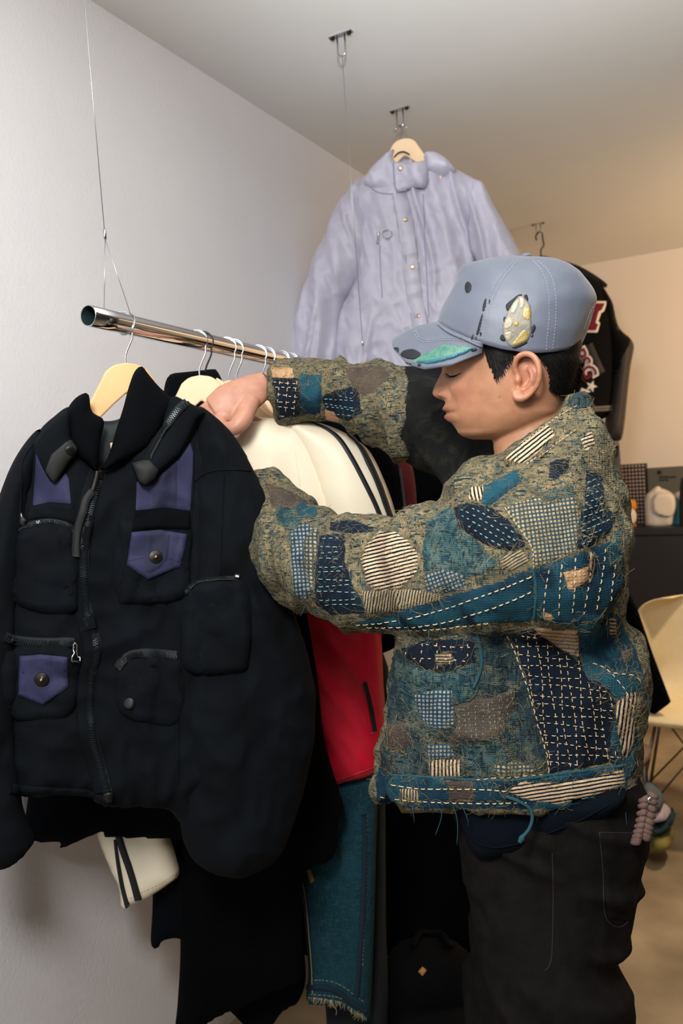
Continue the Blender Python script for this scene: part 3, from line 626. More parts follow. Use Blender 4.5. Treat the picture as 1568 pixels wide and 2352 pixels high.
onG('hem_band',ribbon([(706,2268),(745,2268),(775,2278),(800,2296),(838,2322)],B7,0.012,0.003,5,0.0005),M_darkthread,jn)
mb=MB()
for pts in ([(842,1870),(844,1960),(838,2100),(832,2220)],[(712,2252),(750,2252),(785,2264),(812,2284),(842,2306)],[(708,2284),(745,2286),(780,2292),(810,2310),(838,2334)]): dashes(mb,pts,B7,6,4,0.001,0.0008)
for k in range(80):
    t=random.random(); p=np.array([np.interp(t,[0,.3,.6,1],[706,745,785,843]),np.interp(t,[0,.3,.6,1],[2292,2297,2304,2342])])
    h=hit(p[0],p[1]-3,B7)
    if h: 
        q=h[0]; L=random.uniform(.004,.016); d=A(random.uniform(-.5,.5),random.uniform(-.5,.3),-1); mb.add(*tube([q,q+d*L*.5,q+d*L+A(random.uniform(-1,1),0,0)*L*.4],0.0005,4)[:2])
h=hit(765,2296,B7); mb.add(*tube(catmull([h[0],h[0]+A(-.008,0,-.012),h[0]+A(.006,0,-.022),h[0]+A(.004,0,-.036)],5),0.0006,4)[:2])
stuff(mb.obj('frayed_threads',M_thread,jn))
onG('patch',patch([(703,1998),(712,1996),(722,2022),(713,2030)],B7,0.003,res=4),M_olive,jn)
# black garments deeper along the rail
y8=railpx(645); hanger(y8,math.radians(20),'wooden hanger with a steel hook right beside the patchwork cuff',M_wood2,HG,M_steel,half=0.18)
P8=garment_hanger_plane(y8,math.radians(24))
n8=root('navy_blazer',A(RX,y8,0.9),'dark navy blazer showing a grey edge right of the cream sleeve','jacket',GG)
gpiece('body',[(700,960),(800,980),(880,1020),(918,1080),(930,1190),(940,1320),(920,1480),(700,1500),(640,1200)],P8,0.035,0.03,0.05,M_black2,n8,81.0)
M_greyedge=mat('grey_facing',S(70,66,64),0.9); B8=bvh_obj(COL.objects[n8.children[0].name])
onG('facing_edge',ribbon([(914,1060),(922,1120),(929,1180),(934,1250)],B8,0.008,0.003,5,0.001),M_greyedge,n8)
y9=railpx(655); hanger(y9+0.02,math.radians(20),'wooden hanger with a steel hook last before the patchwork sleeve hides the rail',M_wood2,HG,M_steel,half=0.18)
P9=garment_hanger_plane(y9+0.05,math.radians(24))
n9=root('maroon_cardigan',A(RX,y9,0.9),'maroon knit showing as a thin red edge behind the navy blazer','cardigan',GG)
gpiece('body',[(720,960),(840,985),(910,1030),(946,1070),(958,1170),(962,1300),(930,1460),(720,1480),(660,1200)],P9,0.03,0.025,0.04,M_maroon,n9,91.0)
P10=garment_hanger_plane(2.12,math.radians(20))
n10=root('overcoat',A(RX,2.12,0.1),'black overcoat filling the dark gap between the maroon edge and the chin','coat',GG)
hanger(2.12,math.radians(20),'wooden hanger at the far end of the rail under the black overcoat',M_wood2,HG,M_steel,half=0.18)
gpiece('body',[(760,930),(900,900),(1010,930),(1075,1020),(1090,1200),(1075,1300),(960,1420),(880,1440),(868,1500),(872,1560),(900,1640),(980,1700),(1070,1800),(1100,2000),(1105,2160),(1060,2420),(720,2420),(700,1500),(700,1100)],P10,0.05,0.04,0.07,M_black,n10,95.0)
# ------------------------------------------------------------------ lavender parka and varsity jacket hung from the ceiling
def z8(p): return [(640+x/2.613,40+y/2.613) for x,y in p]
def z7(p): return [(1280+x/3.177,560+y/3.177) for x,y in p]
M_lav=mat('lavender_nylon',S(190,187,204),0.5,var=0.05,vscale=18,bump=0.3,bscale=120,dist=0.001,sheen=0.2)
M_lav2=mat('deep_lavender_nylon',S(150,150,172),0.6); M_gold=mat('pale_gold_snap',S(214,196,160),0.3,0.9); M_cord=mat('black_cord',S(18,18,20),0.8)  # deeper lavender for hood lining, seams and placket edge
b2=BK[2]; yl=b2[1]+0.005; al=math.radians(14); PL=Plane(A(b2[0],yl,2.2),(math.sin(al),-math.cos(al),0))
ctr=PL.at(934.5,336)
mkh,_=hanger(yl,al,'wooden hanger holding the lavender parka up at the ceiling',M_wood2,'hangers hung from the ceiling',M_steel,centre=ctr+PL.n*.06+A(0,0,0.05),top_drop=0.05,hook=False,half=0.11)
hang_top=A(b2[0],b2[1],CEIL-0.05)
mk('hanging_cord',*tube([hang_top,ctr+PL.n*.06-A(0,0,0.003)],0.0016,6)[:2],M_wire,mkh)
pk_=root('parka',A(ctr[0],yl,1.6),'lavender quilted nylon parka with gold snaps hung high against the ceiling','parka','garments hung from the ceiling')
def crinkle(seed,amp=0.006):
    return lambda u,v,d: 0.7*amp*fbm(np.stack([u*11+v*1.5,v*3.0,np.full_like(u,seed)],1),3)+0.015*ridge(np.stack([u*26+0.7*np.sin(v*9),v*2.0,np.full_like(u,seed+5)],1))+0.0045*ridge(np.stack([u*44+v*14,v*24-u*9,np.full_like(u,seed+2)],1))
def lp(name,pts,off,tf,tb,R,seed,m=None,amp=0.006,res=0.0065):
    g=puff(z8(pts),Plane(PL.o+PL.n*off,PL.n),tf,tb,R,res,crinkle(seed,amp)); return mk(name,g[0],g[1],m or M_lav,pk_,uv=g[2])
pb=lp('body',[(520,960),(600,905),(690,870),(880,860),(1060,912),(1180,975),(1235,1010),(1215,1150),(1190,1300),(1190,1480),(1150,1800),(1120,2200),(1100,2420),(380,2420),(350,2200),(345,1990),(380,1750),(430,1640),(470,1450),(430,1280),(410,1120),(440,1030)],0,0.09,0.07,0.12,1.0)
ps1=lp('sleeve',[(505,975),(430,1040),(345,1150),(290,1300),(220,1430),(165,1600),(110,1800),(70,1990),(58,2120),(90,2240),(340,2240),(362,2100),(372,1990),(372,1830),(400,1700),(470,1600),(530,1470),(560,1330),(560,1150)],0.02,0.085,0.06,0.09,2.0)
ps2=lp('sleeve',[(1150,975),(1200,985),(1240,1015),(1300,1140),(1370,1260),(1450,1410),(1510,1540),(1540,1750),(1450,1850),(1300,1650),(1200,1500),(1140,1390),(1110,1250),(1120,1080)],0.02,0.08,0.06,0.08,3.0)
ph=lp('hood',[(690,792),(640,820),(560,900),(512,970),(520,1012),(600,1052),(690,1058),(760,1000),(720,900),(684,840)],0.075,0.03,0.03,0.04,4.0,amp=0.004)
ph2=lp('hood',[(870,825),(930,812),(1000,842),(1056,903),(1062,925),(1000,955),(890,950),(876,880)],0.06,0.04,0.03,0.04,5.0,amp=0.004)
pc=lp('collar',[(684,872),(760,876),(830,868),(884,862),(897,940),(880,1022),(820,1022),(700,1040),(690,960)],0.10,0.022,0.02,0.03,6.0,amp=0.002)
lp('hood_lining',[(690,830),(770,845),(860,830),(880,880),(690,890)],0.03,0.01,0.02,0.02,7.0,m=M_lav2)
BL=bvh_obj(pb,ps1,ps2,ph,ph2,pc)
def onL(name,g,m): return mk(name,g[0],g[1],m,pk_,uv=g[2] if len(g)>2 else None) if g is not None else None
onL('storm_placket',ribbon(z8([(720,1040),(745,1150),(775,1350),(797,1550),(820,1700),(850,1860),(870,2000),(890,2160)]),BL,0.05,0.004,5,0.001),M_lav)
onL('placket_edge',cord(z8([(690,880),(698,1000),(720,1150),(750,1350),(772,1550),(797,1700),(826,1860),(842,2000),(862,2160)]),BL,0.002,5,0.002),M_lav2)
for p in [(730,907),(760,1215),(803,1500),(840,1793)]:
    onL('snap_button',disc_on(*z8([p])[0],BL,0.0075,[(0,-.3),(1,-.3),(1,.75),(.8,1.0),(.3,1.05),(0,.9)]),M_gold)
onL('collar_strap',patch(z8([(820,925),(882,918),(872,1017),(824,1018)]),BL,0.006,res=5),M_lav)
onL('zip_pull',ribbon(z8([(602,1290),(600,1330),(597,1362)]),BL,0.006,0.003,3,0.004),M_nickel)
rp=[z8([(652+25*math.cos(t),1302+25*math.sin(t))])[0] for t in np.linspace(0,2*np.pi,20)]
onL('metal_ring',cord(rp,BL,0.0014,3,0.004,6,0),M_nickel)
for pts in ([(540,1010),(600,1052),(690,1060)],[(605,1360),(610,1500),(620,1680)],[(1145,1180),(1135,1300),(1150,1400),(1185,1480)],[(865,1060),(880,1400),(900,1800)]):
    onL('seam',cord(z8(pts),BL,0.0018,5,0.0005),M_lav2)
mk('neck_cord',*tube(catmull([ctr+A(-.02,-.07,-.055),ctr+A(0,-.08,-.046),ctr+A(.02,-.08,-.046),ctr+A(.035,-.07,-.055)],6),0.0022,6)[:2],M_cord,mkh)
# varsity jacket
b3=BK[3]; av=math.radians(18); PV=Plane(A(b3[0],b3[1],2.2),(math.sin(av),-math.cos(av),0))
M_vars=mat('black_melton_wool',S(12,11,11),0.95,var=0.2,vscale=40,spec=0.15); M_vsl=mat('brown_black_leather',S(34,27,21),0.6,var=0.15,vscale=20)
M_vred=mat('maroon_chenille',S(110,18,34),0.9,bump=0.3,bscale=500); M_vwhite=mat('white_felt',S(228,216,206),0.9); M_vgrey=mat('grey_rib_stripe',S(120,112,104),0.9)
hv=root('plastic_hanger',PV.at(1243,590),'black plastic hanger with a bent hook above the varsity jacket','hanger','hangers hung from the ceiling')
hk=[PV.at(*p) for p in [(1232,552),(1230,545),(1232,538),(1238,533),(1244,536),(1246,548),(1248,564),(1242,573),(1242,588)]]
mk('hook',*tube(catmull(hk,4),0.0035,8)[:2],M_blackmetal,hv)
hb=resample(catmull([PV.uv(*p) for p in [(1228,592),(1243,588),(1262,592),(1330,612),(1390,650),(1386,660),(1320,630),(1243,612),(1170,630),(1110,660),(1106,650),(1160,612)]],4,True),0.02,True)
mk('shoulder_bar',*prism(PV.P(hb[:,0],hb[:,1],np.full(len(hb),-.008)),PV.n*0.016),M_blackmetal,hv,False)
vj=root('varsity_jacket',A(b3[0],b3[1],1.3),'black varsity jacket with maroon letters hung behind the cap wearer','jacket','garments hung from the ceiling')
def vp(name,pts,off,tf,tb,R,m,seed,res=0.014):
    g=puff(pts,Plane(PV.o+PV.n*off,PV.n),tf,tb,R,res,wr(seed,0.008)); return mk(name,g[0],g[1],m,vj,uv=g[2])
vb=vp('body',[(1243,600),(1290,605),(1326,622)]+z7([(200,222),(290,266),(350,345),(400,440),(425,560),(430,800),(425,1000),(400,1180),(395,1240),(250,1300)])+[(1280,960),(1150,960),(1100,930),(1090,700),(1130,640),(1190,608)],0,0.08,0.07,0.10,M_vars,101.0)
vs=vp('sleeve',z7([(330,320),(400,432),(418,515),(445,600),(482,648),(522,680),(550,720),(557,765),(532,900),(510,1100),(490,1300),(470,1418),(440,1440),(335,1445),(345,1300),(380,1100),(400,900),(380,700),(340,500)]),0.02,0.07,0.05,0.08,M_vsl,102.0)
vs2=vp('sleeve_yoke',z7([(300,275),(350,340),(402,432),(416,510),(445,605),(484,652),(520,680),(548,722),(553,770),(520,860),(470,980),(430,1060),(400,900),(370,700),(330,500)]),0.035,0.065,0.05,0.08,M_vars,103.0)
vp('cuff',z7([(335,1438),(440,1442),(444,1500),(430,1560),(345,1540)]),0.03,0.04,0.03,0.05,M_vars,104.0)
BV=bvh_obj(vb,vs,vs2,COL.objects[[c.name for c in vj.children if c.name.startswith('cuff')][0]])
def onV(name,g,m,p=None): return mk(name,g[0],g[1],m,p or vj,uv=g[2] if len(g)>2 else None) if g is not None else None
lw=[(200,420),(362,419),(336,497),(318,503),(296,568),(311,576),(291,649),(120,645),(140,580),(215,570),(240,500),(190,490)]
l1=onV('letter_outline',patch(z7(lw),BV,0.008,res=4),M_vwhite)
B2=bvh_obj(vb,vs,vs2,l1)
onV('letter_patch',patch(z7([(215,434),(344,434),(322,483),(300,492),(277,578),(296,588),(280,632),(140,630),(150,592),(228,582),(256,488),(205,478)]),B2,0.006,res=4),M_vred,l1)
onV('pocket_welt',ribbon(z7([(228,735),(275,840),(322,945)]),BV,0.035,0.006,4,0.004),M_vsl)
onV('star_patch',patch(z7([(222+ (46 if k%2==0 else 19)*math.cos(-math.pi/2+k*math.pi/5+.35)+25,1040+(46 if k%2==0 else 19)*math.sin(-math.pi/2+k*math.pi/5+.35)) for k in range(10)]),BV,0.006,res=3),M_vwhite)
onV('star_patch',patch(z7([(160,1085),(175,1050),(195,1060),(240,1075),(235,1085)]),BV,0.005,res=3),M_vwhite)
for yy in (1192,1212): onV('rib_stripe',ribbon(z7([(255,yy+3),(320,yy),(394,yy-4)]),BV,0.012,0.003,4,0.002),M_vgrey)
for yy in (1448,1466): onV('rib_stripe',ribbon(z7([(345,yy-6),(395,yy+4),(438,yy)]),BV,0.012,0.003,4,0.002),M_vgrey)
def text_mesh(txt,size,offset,extrude,M,name,mt,parent):
    c=bpy.data.curves.new('txt','FONT'); c.body=txt; c.size=size; c.offset=offset; c.extrude=extrude; c.resolution_u=3; c.align_x='CENTER'; c.align_y='CENTER'
    t=bpy.data.objects.new('txt',c); COL.objects.link(t); dg=bpy.context.evaluated_depsgraph_get(); me=bpy.data.meshes.new_from_object(t.evaluated_get(dg)); bpy.data.objects.remove(t); bpy.data.curves.remove(c)
    off=OFF.get(parent.name,A(0,0,0)); me.transform(Matrix.Translation(Vector(-off))@M); o=link(name,me,parent,mt); OFF[o.name]=off; return o
def frame_at(px,py,B,pl,rot,lift):
    h=hit(px,py,B); P=h[0]+pl.n*lift; u=pl.u*math.cos(rot)+pl.v*math.sin(rot); v=-pl.u*math.sin(rot)+pl.v*math.cos(rot)
    return Matrix(((u[0],v[0],pl.n[0],P[0]),(u[1],v[1],pl.n[1],P[1]),(u[2],v[2],pl.n[2],P[2]),(0,0,0,1)))
text_mesh('PSG',0.088,0.0105,0.004,frame_at(1340,838,BV,PV,math.radians(-66),0.012),'letter_outline',M_vwhite,vj)
text_mesh('PSG',0.088,0.0012,0.003,frame_at(1340,838,BV,PV,math.radians(-66),0.019),'letter_patch',M_vred,vj)
# grey garment hanging under the varsity cuff
gk=root('grey_garment',PV.at(1410,1100)*A(1,1,0)+A(0,0,1.0),'grey-blue garment end showing under the varsity jacket cuff','garment','garments hung from the ceiling')
g=puff(z7([(330,1520),(430,1440),(448,1450),(460,1600),(455,1720),(340,1720)]),Plane(PV.o-PV.n*0.06,PV.n),0.03,0.03,0.05,0.014,wr(105.0)); mk('panel',g[0],g[1],mat('grey_blue_cloth',S(70,70,76),0.9),gk)
# ------------------------------------------------------------------ cabinet, goods, chair, folded clothes, bag
M_cab=mat('black_laminate',S(20,20,22),0.5,var=0.1,vscale=60)
YF=4.52; ztop=atY(1500,1213,YF)[2]
cb=root('display_cabinet',(1.2,YF,0),'long matt black counter cabinet along the back wall','cabinet')
MB().box((0.42,YF,ztop-0.035),(3.2,BACKY-0.004,ztop)).obj('worktop',M_cab,cb,False)
MB().box((0.44,YF+0.02,0.06),(3.18,BACKY-0.004,ztop-0.035)).obj('body',M_cab,cb,False)
for i in range(4): MB().box((0.45+0.68*i,YF+0.004,0.08),(0.45+0.68*i+0.67,YF+0.02,ztop-0.045)).obj('door',M_cab,cb,False)
def qpts(pts,y): return [atY(*p,y) for p in pts]
def slab(name,pts,y,th,m,parent=None):
    return mk(name,*prism(np.array(qpts(pts,y)),A(0,th,0)),m,parent,False)
M_pbox=mat('black_brown_card',S(34,26,24),0.6); M_dot=mat('pale_dots',S(190,170,160),0.6)
def boxed(name,pl0,pr0,y,depth,top_z,label,cat,m,grp=None):
    x0=atY(*pl0,y)[0]; x1=atY(*pr0,y)[0]; r=root(name,((x0+x1)/2,y,ztop),label,cat,grp)
    o=MB().box((x0,y,ztop),(x1,y+depth,top_z)).obj('box',m,r,False); return r,o,x0,x1
yb=4.78
r,o,x0,x1=boxed('dotted_box',(1424,1205),(1487,1205),yb,0.1,atY(1460,1066,yb)[2],'dark box printed all over with pale dots on the counter','box',M_pbox,'goods on the counter')
zt=atY(1460,1066,yb)[2]; mb=MB(); nx,nz=8,16
for i in range(nx):
    for k in range(nz):
        cx=x0+(i+.5)*(x1-x0)/nx; cz=ztop+(k+.5)*(zt-ztop)/nz; rr=(x1-x0)/nx*0.3
        a=np.linspace(0,2*np.pi,7)[:-1]; V=[(cx+rr*math.cos(t),yb-0.0015,cz+rr*math.sin(t)) for t in a]; mb.add(V,[tuple(range(6))])
stuff(mb.obj('dots',M_dot,r,False))
r2,o2,x0,x1=boxed('grey_box',(1492,1205),(1590,1205),yb+0.04,0.1,atY(1540,1073,yb+0.04)[2],'dark green-grey box with two lines of black print beside the dotted box','box',mat('green_grey_card',S(84,84,76),0.7),'goods on the counter')
M_print=mat('black_print',S(20,20,20),0.8)
for py_,xs in ((1096,[(1514,1522),(1524,1531),(1533,1537),(1539,1552)]),(1103,[(1513,1518),(1520,1526),(1528,1534)])):      # print too small to read: rows of word-length marks
    for xa,xb in xs:
        a=atY(xa,py_+2,yb+0.038); b=atY(xb,py_-2.5,yb+0.038); MB().box((a[0],a[1]-.0008,a[2]),(b[0],a[1],b[2])).obj('print_mark',M_print,r2,False)
p=atY(1514,1085,yb+0.037); mk('emblem',*lathe([(0.012,0),(0.012,0.001),(0.0,0.001)],p,(0,-1,0),14),M_print,r2)
def bundle(name,parts,label,cat,y,anchor):
    r=root(name,(*atY(*anchor,y)[:2],ztop),label,cat,'goods on the counter'); 
    for nm,pts,off,tf,m,sd in parts:
        pl=Plane(A(0,y-off,0),(0,-1,0)); g=puff(pts,pl,tf,tf*.6,0.03,0.01,wr(sd,0.004)); mk(nm,g[0],g[1],m,r,uv=g[2])
    return r
M_orange=mat('orange_cloth',S(214,140,30),0.8,var=.1); M_card=mat('white_card',S(228,216,200),0.7); M_amber=mat('amber_cloth',S(150,96,30),0.8)
M_teal=mat('teal_cloth',S(20,120,140),0.7,var=.2); M_sockw=mat('white_sock_knit',S(206,200,192),0.85,bump=.4,bscale=200); M_film=mat('clear_film',S(215,205,190),0.15,spec=0.8)
bundle('sock_pack',[('orange_sock',z7([(455,1860),(555,1868),(572,1885),(570,1945),(455,1950)]),0,0.03,M_orange,1.),('amber_sock',z7([(455,2020),(560,2030),(570,2075),(455,2085)]),0,0.03,M_amber,2.),('paper_band',z7([(452,1930),(565,1945),(562,2042),(452,2035)]),0.03,0.008,M_card,3.)],'orange sock pack with a white paper band on the counter edge','socks',YF+0.12,(1440,1208))
bundle('sock_pack',[('sock_body',z7([(645,1840),(700,1800),(760,1785),(850,1830),(868,1900),(850,1980),(820,2060),(660,2065),(640,2000)]),0,0.04,M_sockw,4.),('paper_card',z7([(715,1830),(848,1838),(838,1985),(705,1960)]),0.05,0.004,M_card,5.),('film_top',z7([(650,1835),(720,1770),(760,1790),(730,1850),(655,1890)]),0.02,0.015,M_film,6.)],'white sock pack in clear film with a white card','socks',YF+0.12,(1510,1208))
bundle('sock_pack',[('sock_body',z7([(830,1850),(890,1830),(895,1920),(880,2050),(815,2055),(850,1980)]),0,0.03,M_teal,7.),('film_top',z7([(850,1830),(900,1800),(905,1850),(860,1880)]),0.02,0.01,M_film,8.)],'teal sock pack right of the white one','socks',YF+0.16,(1555,1208))
bundle('sock_pack',[('sock_body',z7([(895,1740),(930,1720),(960,1800),(960,2060),(890,2060)]),0,0.03,mat('dark_cloth',S(26,24,24),0.8),9.)],'dark pack at the right edge of the counter goods','socks',YF+0.1,(1575,1208))
# shell chair
M_shell=mat('cream_fibreglass',S(226,204,160),0.45,var=.03,vscale=40); M_chairleg=mat('dark_steel_rod',S(120,116,110),0.35,.9)
yc=3.05; pc_=atY(1580,1625,yc); cx=pc_[0]; sz=0.45
ch=root('shell_chair',(cx,yc+0.2,0),'cream moulded shell chair on thin steel rod legs by the counter','chair')
prof=[(0.0,-0.02,.225),(0.0,0.0,.235),(0.06,0.012,.24),(0.16,0.004,.24),(0.28,0.0,.235),(0.36,0.03,.23),(0.41,0.09,.225),(0.44,0.17,.225),(0.465,0.27,.222),(0.48,0.34,.205),(0.487,0.375,.15),(0.488,0.385,.08)]
pr=catmull(np.array(prof),4); ns=33; V=[];F=[]
for (dy,dz,hw) in pr:
    for s in np.linspace(-1,1,ns):
        bend=max(0,min(1,(dz-0.02)/0.12)); lift=0.05*abs(s)**3*(1-bend)+0.0; fw=0.09*abs(s)**2.4*bend
        V.append((cx+s*hw,yc+dy-fw,sz+dz+lift*min(1,dy/0.05+.3)))
n_=len(pr)
for i in range(n_-1):
    for j in range(ns-1): F.append((i*ns+j,i*ns+j+1,(i+1)*ns+j+1,(i+1)*ns+j))
sh=mk('shell',V,F,M_shell,ch); sm=sh.modifiers.new('thickness','SOLIDIFY'); sm.thickness=0.006
for sx in (-1,1):
    for sy in (0,1):
        t=A(cx+sx*0.12,yc+0.10+0.22*sy,sz-0.005); f=A(cx+sx*0.21,yc+0.02+0.42*sy,0.006)
        mk('leg',*tube([t,f],0.0065,8)[:2],M_chairleg,ch); mk('brace',*tube([A(cx-sx*0.10,yc+0.12+0.2*sy,sz-0.02),f+A(0,0,0.03)],0.004,6)[:2],M_chairleg,ch)
dc=root('draped_coat',(cx-0.2,yc,0.4),'black coat draped over the left side of the cream chair','coat')
PD=Plane(A(0,yc-0.05,0),(0.1,-1,0)); g=puff([(1395,1330),(1440,1352),(1466,1405),(1500,1505),(1541,1613),(1497,1646),(1470,1600),(1440,1660),(1400,1640),(1370,1500)],PD,0.012,0.02,0.02,0.014,wr(120.,.002),0); mk('panel',g[0],g[1],M_black,dc)
# folded clothes
def fold(pts,D,m,label,sd,tf=0.07,lvl=0.0,nm='folded_garment'):
    p=atD(*np.mean(np.array(pts),0),D); r=root(nm,(p[0],p[1],lvl),label,'clothing','folded clothes on the floor'); pl=Plane(p,(CAM-p)*A(1,1,0)); g=puff(pts,pl,tf,tf,0.05,0.011,wr(sd,0.006)); mk('cloth',g[0],g[1],m,r,uv=g[2]); return r
def zc(p): return [(1400+x/3.673,1360+y/3.673) for x,y in p]
M_camo=mat('green_yellow_print',S(24,40,34),0.85,col2=S(150,132,58),vscale=14)
DF=1.47/-ray(1484,1968)[2]
fold(zc([(285,2190),(330,2120),(380,2150),(330,2200),(300,2225)]),DF,M_card,'white folded cloth at the bottom of the clothes pile',1.)
fold(zc([(300,2110),(330,1990),(420,1960),(510,1985),(540,2030),(530,2085),(450,2130),(380,2150),(310,2150)]),DF+.01,M_camo,'dark green and yellow printed garment low in the clothes pile',2.,0.12)
fold(zc([(320,1990),(330,1900),(420,1880),(548,1858),(552,1890),(500,1940),(420,1980)]),DF+.02,mat('dark_teal_cloth',S(16,46,50),0.85,var=.3),'dark teal folded garment under the pale one',3.,0.12)
fold(zc([(300,1860),(340,1800),(440,1792),(505,1830),(517,1860),(450,1885),(340,1890)]),DF+.03,mat('pale_lilac_cloth',S(176,160,168),0.85),'pale lilac folded garment in the clothes pile',4.,0.12)
fold(zc([(270,1790),(285,1650),(330,1625),(400,1660),(450,1720),(458,1770),(430,1795),(330,1800)]),DF+.04,mat('slate_grey_cloth',S(88,98,104),0.9),'slate grey beanie-like garment on top of the clothes pile',5.,0.10)
cu=fold(zc([(200,1290),(330,1297),(356,1330),(345,1390),(290,1450),(235,1472),(190,1480)]),3.0,mat('peach_cloth',S(222,186,150),0.8),'peach rounded cushion peeking out behind the patchwork jacket hem',6.,0.06,0.0,'cushion'); cu['category']='cushion'; del cu['group']
mk('stool_leg',*tube([atD(1478,1740,3.0),A(*atD(1478,1740,3.0)[:2],0.0)],0.012,8)[:2],M_chairleg,cu)
# bag on the floor
bgp=atD(985,2260,2.0); bag=root('backpack',(bgp[0],bgp[1],0),'black backpack with a small tan diamond patch on the floor under the rail','bag')
PB=Plane(bgp,(CAM-bgp)*A(1,1,0)); M_bag=mat('black_nylon',S(5,5,6),0.85,spec=0.1,bump=.3,bscale=300)
g=puff([(880,2240),(900,2185),(960,2160),(1040,2168),(1090,2210),(1116,2280),(1112,2350),(1090,2470),(900,2470),(872,2360)],PB,0.10,0.08,0.10,0.012,wr(130.)); bo=mk('body',g[0],g[1],M_bag,bag)
g=puff([(905,2330),(1000,2310),(1090,2330),(1090,2460),(910,2460)],Plane(PB.o+PB.n*0.09,PB.n),0.04,0.03,0.04,0.012,wr(131.)); mk('front_pocket',g[0],g[1],M_bag,bag)
BB=bvh_obj(bo); M_tan=mat('tan_leather',S(168,116,58),0.6)
onG('diamond_patch',patch([(970,2220),(980,2229),(970,2242),(960,2232)],BB,0.004,res=3),M_tan,bag)
onG('top_handle',cord([(950,2180),(970,2150),(1010,2152),(1030,2182)],BB,0.008,5,0.01),M_bag,bag)
# ------------------------------------------------------------------ the person: body, trousers, T-shirt
def z1(p): return [(860+x/2.529,540+y/2.529) for x,y in p]
def z2(p): return [(560+x/1.668,780+y/1.668) for x,y in p]
def z3(p): return [(820+x/2.096,1380+y/2.096) for x,y in p]
def zh(p): return [(440+x/6.533,800+y/6.533) for x,y in p]
D0=1.20; vdir=ray(1200,1000)*A(1,1,0); vdir/=np.linalg.norm(vdir)
E2=-vdir; PM=Plane(atD(1200,1000,D0),E2); UB=PM.u; FW=-PM.u      # E2: his left (towards us), FW: his front
def mid(px,py,lat=0.0): return PM.at(px,py)+E2*lat
per=root('person',(PM.o[0],PM.o[1],0),'person in a grey cap and patchwork denim jacket reaching into the clothes rail','person')
M_skin=bpy.data.materials.new('skin'); M_skin.use_nodes=True
nt=M_skin.node_tree; bs=nt.nodes['Principled BSDF']; at_=nt.nodes.new('ShaderNodeAttribute'); at_.attribute_name='tint'
nz=nt.nodes.new('ShaderNodeTexNoise'); nz.inputs['Scale'].default_value=60; nz.inputs['Detail'].default_value=5; tc=nt.nodes.new('ShaderNodeTexCoord'); nt.links.new(tc.outputs['Object'],nz.inputs['Vector'])
rp_=nt.nodes.new('ShaderNodeValToRGB'); rp_.color_ramp.elements[0].position=.3; rp_.color_ramp.elements[1].position=.7; rp_.color_ramp.elements[0].color=(.82,.78,.78,1); rp_.color_ramp.elements[1].color=(1.0,1.0,1.0,1); nt.links.new(nz.outputs['Fac'],rp_.inputs['Fac'])
mu=nt.nodes.new('ShaderNodeMix'); mu.data_type='RGBA'; mu.blend_type='MULTIPLY'; mu.inputs['Factor'].default_value=1; nt.links.new(at_.outputs['Color'],mu.inputs[6]); nt.links.new(rp_.outputs['Color'],mu.inputs[7]); nt.links.new(mu.outputs[2],bs.inputs['Base Color'])
bs.inputs['Roughness'].default_value=0.48; bs.inputs['Subsurface Weight'].default_value=0.12; bs.inputs['Subsurface Radius'].default_value=(0.012,0.005,0.003); bs.inputs['Subsurface Scale'].default_value=0.6
b2_=nt.nodes.new('ShaderNodeBump'); b2_.inputs['Strength'].default_value=0.18; b2_.inputs['Distance'].default_value=0.0008; n2=nt.nodes.new('ShaderNodeTexNoise'); n2.inputs['Scale'].default_value=420; nt.links.new(tc.outputs['Object'],n2.inputs['Vector']); nt.links.new(n2.outputs['Fac'],b2_.inputs['Height']); nt.links.new(b2_.outputs['Normal'],bs.inputs['Normal'])
# ---- head loft: py, front px, back px, half width
HR=np.array([(612,1160,1230,.020),(618,1128,1262,.036),(634,1090,1298,.054),(672,1050,1326,.067),(720,1026,1338,.074),(780,1014,1332,.077),(820,1014,1322,.078),(844,1018,1317,.0775),(860,1019.5,1312,.077),(880,1020,1306,.0755),(900,1020.5,1300,.073),(918,1021.5,1297,.0705),(928,1021,1295,.069),(936,1018,1293,.0675),(942,1018.5,1290,.0665),(948,1025,1292,.066),(953,1023,1286,.065),(960,1022,1277,.063),(966,1026,1268,.0615),(972,1037,1258,.059),(983,1045.5,1238,.054),(995,1052,1212,.046),(1002,1061,1192,.038),(1007,1073,1170,.028),(1010,1086,1145,.016)])
rows=np.arange(612,1010.1,2.6); ns=176; th=np.linspace(0,2*np.pi,ns,endpoint=False)
fr=np.interp(rows,HR[:,0],HR[:,1]); bk=np.interp(rows,HR[:,0],HR[:,2]); hw=np.interp(rows,HR[:,0],HR[:,3])
frd=fr.copy(); kw=np.hanning(25); kw/=kw.sum(); frs=np.convolve(np.pad(fr,12,'edge'),kw,'valid'); wl=np.clip((rows-900)/20,0,1)*np.clip((992-rows)/14,0,1); fr=fr*(1-wl)+(frs+1.0)*wl; dfr=fr-frd
k5=np.ones(5)/5; bk=np.convolve(np.pad(bk,2,'edge'),k5,'valid'); hw=np.convolve(np.pad(hw,2,'edge'),k5,'valid')
def G(x,m,s): return np.exp(-((x-m)/s)**2)
PXM=D0/FPX
V=[];UVW=[]
